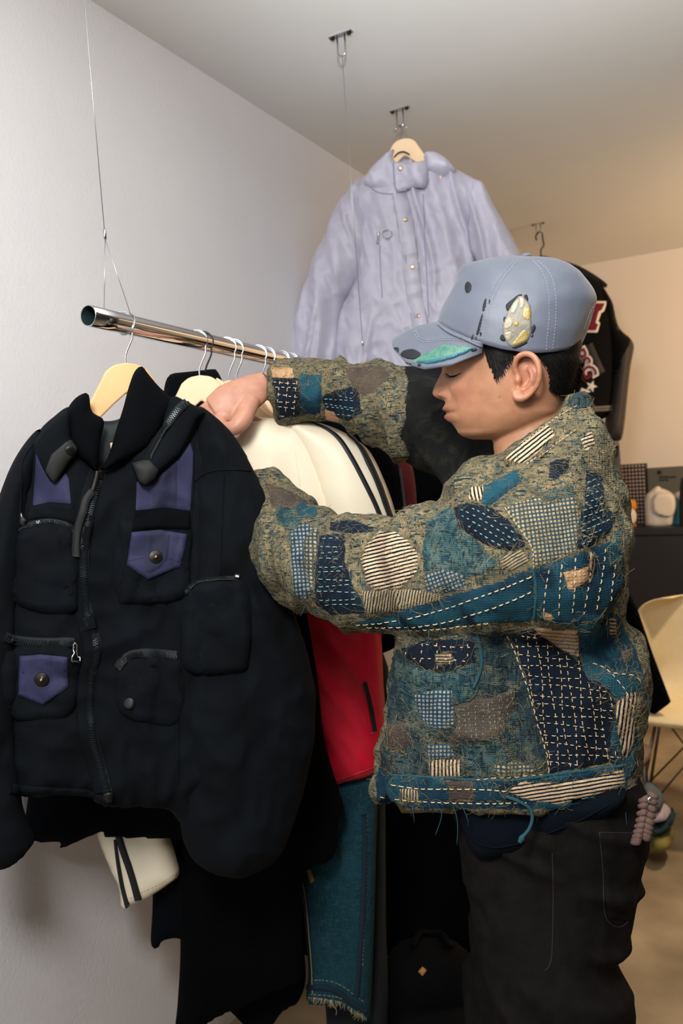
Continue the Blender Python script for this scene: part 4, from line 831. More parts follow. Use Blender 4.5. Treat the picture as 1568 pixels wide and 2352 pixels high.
for py,f,b,w,dl_ in zip(rows,fr,bk,hw,dfr):
    m=0.46*f+0.54*b; c=np.cos(th); s=np.sin(th); nf=np.interp(py,[820,860,990,1010],[2.15,1.78,1.78,2.0]); ne=np.where(c>0,nf,2.5)
    cu=np.sign(c)*np.abs(c)**(2/ne); su=np.sign(s)*np.abs(s)**(2/ne)
    # flatter cheeks towards the front
    x=np.where(c>0,m+(f-m)*cu,m+(b-m)*(-cu)); y=w*su*np.where(c>0,1-0.10*np.clip(c,0,1)**2,1)
    front=np.clip(c,0,1)**0.5
    d=np.zeros(ns)
    nb=np.interp(py,[838,848,856,866,876,890,899,907,914,919,923],[0,2,6,12,17,24,27,25,16,4,0])
    sg=np.interp(py,[840,860,880,895,905,920],[.0075,.0075,.0085,.0105,.0115,.011])
    d+=1.06*nb*PXM*G(y,0,sg)+dl_*PXM*G(y,0,.021)
    d+=0.0110*G(py,906,8.5)*(G(y,.0150,.0050)+G(y,-.0150,.0050))-0.0058*G(py,905,11)*(G(y,.0215,.0035)+G(y,-.0215,.0035))-.004*G(py,914,3)*(G(y,.009,.004)+G(y,-.009,.004))            # nostril wings
    d-=0.0110*G(py,861,15)*(G(y,.030,.013)+G(y,-.030,.013))               # eye sockets
    d+=0.0058*G(py,863,9)*(G(y,.031,.0105)+G(y,-.031,.0105))                # lids
    d-=0.0016*G(py,866,1.7)*(G(y,.031,.010)+G(y,-.031,.010))                # closed lid line
    d+=0.0058*G(py,845,8)*(G(y,.028,.018)+G(y,-.028,.018))               # brows
    d+=0.0035*G(py,898,18)*(G(y,.046,.016)+G(y,-.046,.016))              # cheekbones
    d+=0.0022*(G(py,939,4.5)+G(py,957,4.5))*G(y,0,.016)-0.0042*G(py,948.5,2.2)*G(y,0,.020)
    d-=0.0022*G(py,949,7)*(G(y,.026,.007)+G(y,-.026,.007))
    d-=0.0018*G(py,925,6)*G(y,0,.004)
    d-=0.0030*G(py,928,16)*(G(y,.031,.006)+G(y,-.031,.006))                # nasolabial
    P=np.stack([PM.at(xx,py) for xx in x])+np.outer(y,E2)+np.outer(d*front,FW)
    V.append(P); UVW.append(np.stack([x,np.full(ns,py),y],1))
nr=len(rows); V=np.vstack(V); UVW=np.vstack(UVW)
Fh=[(i*ns+j,i*ns+(j+1)%ns,(i+1)*ns+(j+1)%ns,(i+1)*ns+j) for i in range(nr-1) for j in range(ns)]+[tuple(range(ns)),tuple(reversed(range((nr-1)*ns,nr*ns)))]
HEADV,HEADF,HEADC=V,Fh,UVW
bm=MB(); bm.add(V,Fh)
def closed_tube(P,r,r2=None,seg=18,up=None,n=5): 
    P=catmull(np.array(P),n); k=len(P); r=np.interp(np.linspace(0,1,k),np.linspace(0,1,len(np.atleast_1d(r))),np.atleast_1d(r)); r2=None if r2 is None else np.interp(np.linspace(0,1,k),np.linspace(0,1,len(r2)),r2)
    v,f,_=tube(P,r,seg,True,up,r2); return v,f
def ball(c,r,sx=(1,1,1),seg=12):
    a=np.linspace(0,np.pi,9); v,f=lathe([(max(1e-4,r*math.sin(t)),-r*math.cos(t)) for t in a],(0,0,0),(0,0,1),seg); return v*np.array(sx)+np.asarray(c),f
# neck
neck=[mid(1228,905),mid(1226,960),mid(1222,1010),mid(1232,1060),mid(1250,1120)]
def pw(f,b): return (b-f)/2*PXM
bm.add(*closed_tube(neck,[.050,pw(1150,1302),pw(1134,1312),.058,.05],[.048,.047,.049,.056,.066],56,up=UB))
# torso, shoulders
bm.add(*closed_tube([mid(1255,1100),mid(1230,1200),mid(1200,1350),mid(1190,1550),mid(1215,1750),mid(1240,1850)],[.06,.10,.115,.11,.10,.085],[.09,.17,.165,.13,.11,.10],28,up=UB))
# arms
SHL=mid(1240,1215,.15); ELL=atD(840,1320,1.27); WRL=atD(605,1160,1.50); HDL=atD(545,1090,1.52)
SHR=mid(1180,1120,-.17); ELR=atD(880,945,1.52); WRR=atD(618,888,1.56)
bm.add(*closed_tube([mid(1245,1190,.08),SHL,(SHL+ELL)/2,ELL,(ELL*.6+WRL*.4),WRL],[.06,.056,.048,.042,.042,.028],None,18))
bm.add(*closed_tube([WRL,WRL*.45+HDL*.55,HDL,HDL+(HDL-WRL)*.25],[.028,.034,.034,.02],[.022,.018,.016,.012],16,up=E2))
for k in range(4):
    a=HDL+(HDL-WRL)*.2+E2*(.027-.018*k)*1.0; L=[.075,.085,.08,.06][k]; d1=(HDL-WRL)/np.linalg.norm(HDL-WRL)
    bm.add(*closed_tube([HDL+E2*(.024-.016*k),a+d1*.01,a+d1*L*.5-A(0,0,.012),a+d1*L*.7-A(0,0,.04)],[.0095,.009,.0085,.007],None,10))
bm.add(*closed_tube([WRL*.6+HDL*.4+E2*.02,HDL+E2*.04-A(0,0,.02),HDL+E2*.04+d1*.04-A(0,0,.03)],[.013,.011,.009],None,10))
bm.add(*closed_tube([mid(1190,1130,-.08),SHR,(SHR+ELR)/2,ELR,ELR*.6+WRR*.4,WRR],[.06,.056,.048,.042,.040,.027],None,18))
# right hand gripping the hanger
HU=A(0,0,1)
w0=atD(*zh([(1210,560)])[0],1.56); w1=atD(*zh([(1060,565)])[0],1.545); w2=atD(*zh([(820,690)])[0],1.525); w3=atD(*zh([(560,830)])[0],1.51); w4=atD(*zh([(330,960)])[0],1.505)
perp=(U_*0.83-R_*0.55)
bm.add(*closed_tube([w0,w1,w2,w3,w4],[.0268,.0275,.036,.039,.030],[.021,.020,.019,.018,.014],22,up=perp))
kn=[(395,1085),(300,1010),(235,945),(215,900)]
for k,(x,y) in enumerate(kn):
    K=atD(*zh([(x,y)])[0],1.497+.014*k); b0=w2*.4+w3*.6+perp*(-.022+.015*k)*1.0+F_*.004*k
    dn=A(0,0,-1)*.8-R_*.35; aw=F_
    bm.add(*closed_tube([b0,K,K+dn*.022-R_*.012,K+dn*.040+aw*.010-R_*.004,K+dn*.048+aw*.030],[.0115,.0112,.0100,.0095,.0078],None,12))
bm.add(*closed_tube([w2-perp*.016-F_*.006,atD(*zh([(760,1060)])[0],1.49),atD(*zh([(640,1190)])[0],1.482),atD(*zh([(500,1200)])[0],1.486),atD(*zh([(370,1150)])[0],1.495)],[.019,.0185,.0150,.0125,.0095],None,14))
# legs and feet
HPL=mid(1260,1860,.045); HPR=mid(1235,1860,-.095)
def leg(hip,dx):
    kn_=A(hip[0],hip[1],.50)+FW*(.02+dx); an=A(hip[0],hip[1],.09)-FW*(.02-dx)
    bm.add(*closed_tube([hip+A(0,0,.06),hip-A(0,0,.1),(hip+kn_)/2-A(0,0,.05),kn_,(kn_+an)/2+A(0,0,.06),an],[.075,.070,.060,.052,.052,.036],None,18))
    bm.add(*closed_tube([an-FW*.03-A(0,0,.045),an+FW*.06-A(0,0,.05),an+FW*.17-A(0,0,.062)],[.036,.034,.022],[.034,.042,.036],14,up=A(0,0,1))); return kn_,an
KL,AL=leg(HPL,0.0); KR,AR=leg(HPR,.03)
# ears
def ear(sgn):
    def e(x,y,lat): q=z1([(x,y)])[0]; return PM.at(*q)+E2*sgn*lat
    base=.0745
    rim=[(838,850,0),(818,800,.003),(832,752,.009),(872,733,.014),(915,746,.018),(943,790,.020),(950,850,.019),(938,900,.015),(912,935,.010),(880,960,.007),(848,972,.005),(822,962,.004),(812,925,.002)]
    bm.add(*closed_tube([e(x,y,base+l+.003) for x,y,l in rim],[.0036,.004,.0044,.0046,.0046,.0046,.0044,.004,.004,.005,.0055,.005,.004],None,10,n=5))
    bm.add(*closed_tube([e(892,800,base+.004),e(912,850,base+.008),e(900,895,base+.006),e(868,918,base+.003)],[.003,.0038,.004,.0034],None,10))
    pl=[(830,790),(838,760),(872,742),(912,752),(938,795),(945,850),(932,898),(900,938),(855,962),(826,950),(815,920)]
    o=[e(x,y,base+.0+max(0,(x-830)/120)*.012) for x,y in pl]; cc=np.mean(o,0); n_=len(o); V=np.vstack([o,[p-E2*sgn*.008 for p in o],[cc-E2*sgn*.010],[cc-E2*sgn*.016]])
    F=[(i,(i+1)%n_,2*n_) for i in range(n_)]+[((i+1)%n_+n_,i+n_,2*n_+1) for i in range(n_)]+[(i,i+n_,(i+1)%n_+n_,(i+1)%n_) for i in range(n_)]
    if sgn<0: F=[tuple(reversed(f)) for f in F]
    bm.add(V,[tuple(reversed(f)) for f in F])
    bm.add(*closed_tube([e(832,842,base-.002),e(836,868,base+.004),e(838,895,base-.001)],[.004,.0052,.004],None,10))
    bm.add(*ball(e(838,945,base+.003),.0072,(1,1,1.25)))
ear(1); ear(-1)
def remesh(V,F,vox,smooth_it=0):
    me=bpy.data.meshes.new('tmp'); me.from_pydata([tuple(v) for v in V],[],[tuple(int(i) for i in f) for f in F]); me.update()
    b=bmesh.new(); b.from_mesh(me); bmesh.ops.recalc_face_normals(b,faces=b.faces); b.to_mesh(me); b.free()
    o=bpy.data.objects.new('tmp',me); COL.objects.link(o); r=o.modifiers.new('r','REMESH'); r.mode='VOXEL'; r.voxel_size=vox; r.use_smooth_shade=True
    if smooth_it: s=o.modifiers.new('s','SMOOTH'); s.factor=0.5; s.iterations=smooth_it
    dg=bpy.context.evaluated_depsgraph_get(); m2=bpy.data.meshes.new_from_object(o.evaluated_get(dg)); bpy.data.objects.remove(o); bpy.data.meshes.remove(me)
    v=np.zeros(len(m2.vertices)*3); m2.vertices.foreach_get('co',v); v=v.reshape(-1,3); f=[tuple(p.vertices) for p in m2.polygons]; nn=np.zeros(len(v)*3); m2.vertices.foreach_get('normal',nn); bpy.data.meshes.remove(m2)
    return v,f,nn.reshape(-1,3)
BV_,BF_,BN_=remesh(np.vstack(bm.V),bm.F,0.0024,2)
# pull face vertices back onto the exact loft
HB=bvh(HEADV,HEADF); q=proj(BV_); lat=(BV_-PM.o)@E2
facem=(q[:,0]<1130)&(q[:,1]>840)&(q[:,1]<1004)&(np.abs(lat)<.075)&((BV_@np.array([0,0,1]))>1.4)
for i in np.where(facem)[0]:
    h=HB.find_nearest(Vector(BV_[i]),0.006)
    if h[0] is not None: BV_[i]=np.array(h[0])
body=mk('body',BV_,BF_,M_skin,per)
col=np.tile(np.array(S(176,126,94)),(len(BV_),1)); u_=(BV_-PM.o)@UB
midpx=PM.uv; 
def uvpx(px,py): return PM.uv(px,py)
def tint(px,py,su,sv,c,amt,latmax=None,latmin=None):
    global col
    a=uvpx(px,py); vv=(BV_-PM.o)@PM.v; w=np.exp(-((u_-a[0])/(su*PXM))**2-((vv-a[1])/(sv*PXM))**2)*amt
    if latmax: w*=np.exp(-(lat/latmax)**2)
    w=np.clip(w,0,1)[:,None]; col=col*(1-w)+np.array(S(*c))*w
tint(1018,941,20,5.5,(150,74,70),1.0,.030); tint(1024,957,18,6,(156,78,74),1.0,.027); tint(1030,949,16,2.0,(70,30,28),1.0,.026)
tint(1060,905,45,30,(186,122,94),.5); tint(1000,905,16,16,(184,116,90),.5); tint(1208,870,36,50,(190,118,94),.45)
tint(1150,918,2.2,2.2,(120,60,50),.8); 
hw_=np.clip((760-proj(BV_)[:,0])/60,0,1)[:,None]; col=col*(1-hw_)+np.array(S(196,142,118))*hw_
ca=body.data.color_attributes.new('tint','FLOAT_COLOR','POINT'); ca.data.foreach_set('color',col.astype(np.float32).ravel())
# mole, lashes, brows as geometry
BBODY=bvh(BV_,BF_)
M_hair=mat('black_hair',S(9,8,8),0.6,var=.2,vscale=80,spec=.2); M_hair2=mat('dark_brown_hair',S(16,13,12),0.65,spec=.2)
# ---- hair: cap of short hair under the hat, masked in the side view
HM=np.array(z1([(560,600),(640,690),(660,760),(690,830),(705,872),(745,850),(775,800),(805,765),(850,725),(900,722),(950,760),(985,800),(1000,860),(1004,920),(1040,945),(1122,935),(1230,860),(1300,700),(1320,400),(1000,100),(600,300)]))
hv=[]; mk_in=inside(HM,HEADC[:,:2]); ed=edgedist(HM,HEADC[:,:2])
HN=np.zeros_like(HEADV); 
for f in HEADF[:-2]:
    n=np.cross(HEADV[f[2]]-HEADV[f[0]],HEADV[f[3]]-HEADV[f[1]]); HN[list(f)]+=n
HN/=np.linalg.norm(HN,axis=1)[:,None]+1e-12
if ((HEADV-HEADV.mean(0))*HN).sum()<0: HN=-HN
off=np.where(mk_in,0.0006+0.0046*np.clip(ed/26,0,1)*np.clip((HEADC[:,1]-760)/40,0.1,1),-0.002)
hvv=HEADV+HN*off[:,None]; keep=[f for f in HEADF[:-2] if all(mk_in[i] for i in f)]
hair=mk('hair',hvv,keep,M_hair,per)
mb=MB()
cand=np.where(mk_in&(HEADC[:,1]>np.interp(HEADC[:,0],[1080,1150,1250,1330],[806,818,824,812])))[0]
for i in RNG.choice(cand,2600):
    p=HEADV[i]+HN[i]*off[i]*.7; back=UB*.35-A(0,0,1)+HN[i]*.28+A(*RNG.normal(0,.12,3)); back/=np.linalg.norm(back); L=.006+.008*min(1,ed[i]/25)
    t=np.cross(back,HN[i]); t/=np.linalg.norm(t)+1e-9; w=.00045
    mb.add([p-t*w,p+t*w,p+back*L+HN[i]*.0004+t*w*.3,p+back*L-t*w*.3],[(0,1,2,3)])
stuff(mb.obj('hair_strands',M_hair2,hair))
mb=MB()
for sgn in (1,-1):
    for k in range(90):
        t=random.random(); q_=z1([(402+t*125,783+14*math.sin(t*2.6)+random.uniform(-5,5)-10)])[0]
        P0=PM.at(*q_); h=HB.ray_cast(Vector(P0+E2*sgn*.3),Vector(-E2*sgn))
        if h[0] is None: continue
        p=np.array(h[0]); n=np.array(h[1]); n=n if n@E2*sgn>0 else -n; d=UB*.8+A(0,0,1)*random.uniform(-.1,.3); d/=np.linalg.norm(d); t_=np.cross(d,n)*.0005; L=random.uniform(.006,.010)
        mb.add([p-t_,p+t_,p+d*L+n*.0012,p+d*L*.5+n*.0015],[(0,1,2),(0,3,2)])
stuff(mb.obj('eyebrows',M_hair2,per))
mb=MB()
for sgn in (1,-1):
    pts=[]
    for x,y in catmull([(418,808),(438,826),(462,830),(488,826),(512,820)],5):
        P0=PM.at(*z1([(x,y)])[0]); h=HB.ray_cast(Vector(P0+E2*sgn*.3),Vector(-E2*sgn))
        if h[0] is not None: pts.append(np.array(h[0])+E2*sgn*.0004)
    if len(pts)>3: mb.add(*tube(np.array(pts),np.interp(np.linspace(0,1,len(pts)),[0,.4,1],[.0006,.0012,.0005]),6)[:2])
    for i in range(1,len(pts)-3):
        for r in range(3):
            p=pts[i]; d=FW*.8-A(0,0,1)*.55+E2*sgn*random.uniform(.1,.5); L=random.uniform(.004,.007); t_=A(0,0,.0003); mb.add([p-t_,p+t_,p+d*L],[(0,1,2)])
stuff(mb.obj('eyelashes',M_hair,per))
# wrist cord
cp=[atD(*zh([(x,y)])[0],dd) for x,y,dd in [(1060,372,1.545),(1120,430,1.528),(1165,540,1.520),(1190,640,1.522),(1180,770,1.535),(1120,700,1.572),(1080,480,1.575)]]
mk('wrist_cord',*tube(catmull(np.array(cp),5,True),0.0009,6,caps=False,closed=True)[:2],M_cord,per)
# ---- trousers
M_trs=mat('black_brown_denim',S(21,18,18),0.9,var=0.25,vscale=50,bump=0.4,bscale=500,spec=0.08)
tm=MB()
def tl(*a,**k): tm.add(*closed_tube(*a,**k))
tl([atD(1262,1760,1.165),atD(1268,1870,1.165),atD(1272,1960,1.165),atD(1275,2060,1.165),atD(1272,2200,1.155),atD(1285,2352,1.145),A(*(KL-FW*.005)[:2],.46),A(*AL[:2],.08)],[.118,.128,.127,.117,.101,.097,.09,.10],[.085,.09,.09,.088,.088,.09,.088,.10],26,up=UB)
tl([mid(1230,1800,-.08),mid(1230,1870,-.09),mid(1225,1960,-.1),mid(1215,2100,-.11),A(*KR[:2],.55),A(*KR[:2],.44),A(*AR[:2],.08)],[.118,.12,.115,.10,.09,.088,.10],[.10,.10,.10,.095,.09,.088,.10],26,up=UB)
tl([mid(1240,1760,-.01),mid(1235,1860,-.01),mid(1235,1920,-.005)],[.125,.132,.11],[.13,.14,.13],28,up=UB)
TV,TF,TN=remesh(np.vstack(tm.V),tm.F,0.006,4)
fz=0.010*fbm(TV*A(9,9,5),3)+0.008*ridge(np.stack([TV@UB*8,TV@E2*8,TV[:,2]*22+(TV@UB)*10],1))
TV=TV+TN*fz[:,None]; trs=mk('trousers',TV,TF,M_trs,per); BT=bvh(TV,TF)
def onP(name,g,m,p): return mk(name,g[0],g[1],m,p,uv=g[2] if len(g)>2 else None) if g is not None else None
M_trs2=mat('trouser_seam_thread',S(36,31,31),0.9)
for pts in ([(1268,1960),(1270,2060),(1266,2200),(1250,2230)],[(1376,1912),(1480,1914)],[(1376,1912),(1384,2000),(1392,2110),(1440,2118),(1478,1990)]): onP('seam',cord(pts,BT,0.0007,5,0.0003),M_trs2,trs)
onP('back_pocket',patch([(1376,1912),(1480,1914),(1474,2010),(1446,2116),(1394,2108),(1384,2000)],BT,0.003,res=7),M_trs,trs)
# T-shirt hem and belt
M_tee=mat('navy_tshirt',S(10,16,24),0.95,bump=.3,bscale=500,spec=.08)
g=puff([(1030,1790),(1046,1850),(1060,1900),(1075,1938),(1105,1962),(1160,1962),(1240,1938),(1330,1902),(1418,1848),(1425,1790),(1200,1760)],Plane(mid(1240,1860,.110),E2),0.053,0.14,0.05,0.008,wr(140.,.006)); tee=mk('tshirt',g[0],g[1],M_tee,per,uv=g[2])
onP('hem_seam',cord([(1082,1922),(1110,1942),(1160,1944),(1240,1920),(1330,1884),(1400,1846)],bvh_obj(tee),0.0012,5,0.0004),M_tee,tee)
g=puff([(918,1830),(1060,1826),(1062,1868),(1000,1866),(930,1868),(919,1862)],Plane(mid(1000,1850,.045),E2),0.02,0.05,0.03,0.008); mk('belt',g[0],g[1],mat('olive_webbing_belt',S(96,80,44),0.8),per)
# braided lanyard at the back pocket
M_cord2=mat('taupe_paracord',S(96,72,64),0.8,var=.15,vscale=200,bump=.4,bscale=900)
ly=root('braided_lanyard',atD(1476,1990,1.06),'taupe braided cord lanyard with a snap hanging from the back pocket','lanyard')
lp_=catmull([atD(1488,1830,1.075),atD(1482,1870,1.07),atD(1475,1905,1.065),atD(1470,1925,1.065)],8); sd=R_; n_=9
for i,t in enumerate(np.linspace(0,1,n_)):
    p=lp_[int(t*(len(lp_)-1))]
    for s in (-1,1):
        c=p+sd*s*.0058+U_*(.0025 if s>0 else -.0025); mk('knot',*closed_tube([c-sd*s*.006+U_*.0035,c-F_*.005,c+sd*s*.006-U_*.0035],[.0028,.0052,.003],None,8,n=3),M_cord2,ly)
mk('snap_stud',*lathe([(0.0045,0),(0.0045,.002),(.002,.003),(0.0,.003)],lp_[1]-F_*.006,-F_,14),M_nickel,ly)
# shoes
M_shoe=mat('black_shoe',S(16,16,17),0.5)
for an in (AL,AR):
    v,f=closed_tube([A(*(an-FW*.05)[:2],.05),A(*(an+FW*.03)[:2],.055),A(*(an+FW*.12)[:2],.05),A(*(an+FW*.22)[:2],.035)],[.05,.055,.048,.034],[.042,.046,.05,.036],16,up=A(0,0,1)); v[:,2]=np.maximum(v[:,2],0.001); mk('shoe',v,f,M_shoe,per)
# ------------------------------------------------------------------ patchwork (boro) jacket worn by the person
C_navy=S(13,23,36); C_ind=S(18,54,72); C_ind2=S(30,78,92); C_khaki=S(150,135,98); C_tan=S(198,158,118); C_brown=S(88,76,66); C_teal=S(66,104,106); C_cream=S(214,186,150)
M_base=weave('threadbare_khaki',S(150,135,100),S(120,110,84),S(84,94,86),scale=2600,patch_scale=55,bump=0.7,mixw=0.55,streak=S(34,50,54))
M_gauze=weave('faded_khaki_gauze',S(156,140,104),S(126,116,88),S(92,98,86),scale=2400,patch_scale=60,bump=0.7,mixw=0.55,streak=S(24,36,48))
M_pnavy=weave('navy_sashiko',C_navy,S(16,31,46),None,scale=1900,patch_scale=12,bump=0.4,mixw=0.4)
M_pind=weave('indigo_cotton',C_ind,C_ind2,S(14,42,58),scale=1900,patch_scale=10,bump=0.5,mixw=0.4)
M_pteal=weave('faded_teal_cotton',S(56,92,96),S(92,116,108),S(36,70,82),scale=2400,patch_scale=30,bump=0.8,mixw=0.6,streak=S(24,44,52))
M_pgrey=weave('teal_grey_cotton',S(64,82,82),S(40,62,70),S(96,100,84),scale=2400,patch_scale=34,bump=0.8,mixw=0.6,streak=S(26,36,40))
M_pbrown=weave('brown_grey_cotton',C_brown,S(70,62,56),None,scale=1500,patch_scale=12,bump=0.5,mixw=0.5)
M_ptan=weave('tan_cotton',C_tan,S(182,144,104),None,scale=1500,patch_scale=14,bump=0.5,mixw=0.35)
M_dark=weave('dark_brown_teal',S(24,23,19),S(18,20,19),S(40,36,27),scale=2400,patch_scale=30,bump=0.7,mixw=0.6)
def check(name,c0,c1,n):
    m=stripes(name,c0,c1,n,0.5,'X',wob=0.8); nt=m.node_tree; w=[x for x in nt.nodes if x.type=='TEX_WAVE'][0]; w2=nt.nodes.new('ShaderNodeTexWave'); w2.bands_direction='Y'
    for k in ('Scale','Distortion','Detail'): w2.inputs[k].default_value=w.inputs[k].default_value
    nt.links.new(w.inputs['Vector'].links[0].from_socket,w2.inputs['Vector']); mm=nt.nodes.new('ShaderNodeMath'); mm.operation='MULTIPLY'; nt.links.new(w.outputs['Fac'],mm.inputs[0]); nt.links.new(w2.outputs['Fac'],mm.inputs[1])
    r=[x for x in nt.nodes if x.type=='VALTORGB'][0]; nt.links.new(mm.outputs[0],r.inputs['Fac']); r.color_ramp.elements[0].position=.18; r.color_ramp.elements[1].position=.42; return m
# wave texture: bands repeat every (pi/10)/scale units; UVs are px/1500
def wavefreq(px): return (math.pi/10)*1500/px*20
M_stA=stripes('cream_navy_stripe',C_navy,C_cream,wavefreq(8.2),0.45,'Y'); M_stB=stripes('cream_navy_stripe_upright',C_navy,C_cream,wavefreq(8.6),0.45,'X')
M_stC=stripes('cream_fine_stripe',S(120,90,74),C_cream,wavefreq(9),0.12,'Y',wob=.3); M_stD=stripes('khaki_navy_fine_stripe',S(24,38,56),S(170,150,110),wavefreq(6.5),0.4,'Y')
M_chk=check('khaki_teal_check',S(44,66,74),S(172,154,120),wavefreq(9)); M_chk2=check('blue_pale_check',S(34,62,84),S(150,152,136),wavefreq(9))
M_thr=mat('khaki_thread',S(150,133,94),0.9,col2=S(112,102,76),vscale=40); M_thr2=mat('pale_teal_thread',S(120,170,170),0.9); M_thr3=mat('cream_thread',S(222,192,150),0.9); M_thr4=mat('teal_thread',S(24,72,82),0.9)
jm=MB()
hemline=[(868,1795),(872,1812),(900,1806),(960,1797),(1060,1792),(1180,1797),(1300,1788),(1400,1783),(1448,1788)]
tor=[(1135,1055),(1088,1062),(1057,1085),(1027,1134),(1000,1185),(952,1300),(918,1440),(904,1530),(890,1650),(876,1740),(868,1795),(872,1812),(900,1806),(960,1797),(1060,1792),(1180,1797),(1300,1788),(1400,1783),(1448,1788),(1457,1750),(1467,1690),(1478,1600),(1478,1550),(1460,1485),(1426,1435),(1432,1370),(1437,1300),(1430,1200),(1424,1120),(1410,1060),(1388,1005),(1362,960),(1300,975),(1200,1030)]
JP=Plane(mid(1200,1450,.045),E2)
g=puff(tor,JP,0.125,0.20,0.15,0.011,None,4,hem=hemline,Rhem=0.012); jm.add(g[0],g[1])
# near (left) sleeve
def sleeve(pts,n=6): 
    P=np.array([atD(x,y,d) for x,y,d,_,_ in pts]); jm.add(*closed_tube(P,[p[3] for p in pts],[p[4] for p in pts],40,up=A(0,0,1),n=n))
sleeve([(1330,1250,1.10,.09,.09),(1255,1262,1.07,.112,.10),(1150,1285,1.075,.098,.09),(1040,1305,1.115,.086,.082),(930,1318,1.17,.083,.08),(830,1318,1.235,.079,.078),(745,1300,1.31,.076,.074),(682,1262,1.40,.082,.07),(625,1200,1.475,.072,.062),(585,1140,1.52,.060,.055)])
# far (right) sleeve
sleeve([(1200,1100,1.36,.10,.09),(1100,1030,1.42,.092,.085),(1000,980,1.475,.086,.08),(920,945,1.51,.076,.075),(840,915,1.535,.064,.065),(760,900,1.55,.054,.058),(690,900,1.56,.053,.056),(640,903,1.565,.056,.052)])
JV,JF,JN=remesh(np.vstack(jm.V),jm.F,0.0042,7)
pj=proj(JV); u_j=(JV-PM.o)@UB; v_j=(JV-PM.o)@PM.v; l_j=(JV-PM.o)@E2
Q=np.stack([u_j,v_j,l_j],1)
slw=np.clip((1190-pj[:,0])/60,0,1)*np.clip((1450-pj[:,1])/20,0,1)     # sleeves
warp=Q+0.012*np.stack([vnoise(Q*14),vnoise(Q*14+9),vnoise(Q*14+5)],1)
d_s=0.013*ridge(warp*A(20,7,9)+A(0,0,3.0))+0.0045*ridge(warp*A(42,22,20)+A(4,0,1))
d_t=0.013*ridge(np.stack([warp[:,0]*11+warp[:,1]*5,warp[:,1]*4.5-warp[:,0]*2,warp[:,2]*5],1)+A(2,7,1))+0.005*ridge(warp*A(26,16,18)+A(1,3,5))
d_b=0.020*ridge(np.stack([warp[:,0]*5,warp[:,1]*15+warp[:,0]*7,warp[:,2]*6],1)+A(5,1,1))    # bunching across the back
wb_=np.clip((pj[:,0]-1230)/60,0,1)*np.clip(1-np.abs(pj[:,1]-1470)/140,0,1)
dd_=d_s*slw+(1-slw)*(d_t*(1-wb_)+d_b*wb_)+0.0016*fbm(Q*55,2)
JV=JV+JN*dd_[:,None]
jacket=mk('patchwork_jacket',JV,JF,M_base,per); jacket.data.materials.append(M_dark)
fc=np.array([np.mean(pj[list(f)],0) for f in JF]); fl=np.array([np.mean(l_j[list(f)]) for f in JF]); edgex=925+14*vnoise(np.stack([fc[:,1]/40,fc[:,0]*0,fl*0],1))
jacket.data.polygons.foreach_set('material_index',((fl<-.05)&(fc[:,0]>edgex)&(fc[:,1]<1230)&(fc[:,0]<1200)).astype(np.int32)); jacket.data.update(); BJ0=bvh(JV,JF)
# collar
CPL=Plane(mid(1240,1010,.108),E2+A(0,0,.95)-UB*.05)
g=puff(z1([(1100,960),(1118,930),(1180,920),(1240,918),(1268,1000),(1282,1062),(1180,1135),(1060,1235),(950,1305),(850,1368),(790,1340),(745,1300),(850,1205),(960,1105),(1050,1045)]),CPL,0.009,0.016,0.02,0.005,lambda u,v,d:0.002*fbm(np.stack([u*40,v*40,u*0],1),2)); col1=mk('collar',g[0],g[1],M_gauze,jacket,uv=g[2])
CPR=Plane(mid(1240,1010,-.082),E2-A(0,0,.55)*1.0-UB*.05)
g=puff(z1([(1120,935),(1180,925),(1236,925),(1262,1000),(1180,1120),(1000,1240),(850,1320),(740,1290),(900,1150),(1050,1040)]),CPR,0.012,0.012,0.02,0.006); col2=mk('collar',g[0],g[1],M_pgrey,jacket,uv=g[2])
mk('collar_band',*closed_tube([mid(1318,945,.085),mid(1335,940,.04),mid(1340,938,0),mid(1335,940,-.04),mid(1318,945,-.085)],[.011]*5,[.022,.024,.024,.024,.022],14,up=UB,n=4),M_pgrey,jacket)
PATCHES=[]
def pt(pts,m,on=None,off=0.0022,name='patch',rough=2.5,rot=0.0,res=6,parent=None,fray=1.0):
    B=on or BJ0; g=patch(pts,B,off,res=res,rough=rough,uvrot=rot); 
    if not g[1]: return None
    o=mk(name,g[0],g[1],m,parent or jacket,uv=g[2]); PATCHES.append((o,pts,fray)); return o
R_d=math.radians
# layer 0: the faded ground panels
pt(z3([(130,260),(200,235),(560,150),(740,165),(800,330),(905,720),(925,838),(560,862),(160,838),(108,780),(150,560)]),M_pgrey,fray=.3)
pt(z3([(1050,60),(1250,60),(1340,240),(1385,370),(1345,560),(1345,800),(1290,880),(1210,760),(1240,480),(1100,370),(1060,280)]),M_pind,fray=.3)
pt(z3([(108,800),(160,842),(560,866),(960,838),(1285,795),(1300,890),(1130,960),(980,1000),(560,1000),(300,1000),(95,975),(92,860)]),M_pind,fray=.6)
BJ0=bvh_obj(jacket,*[p[0] for p in PATCHES])
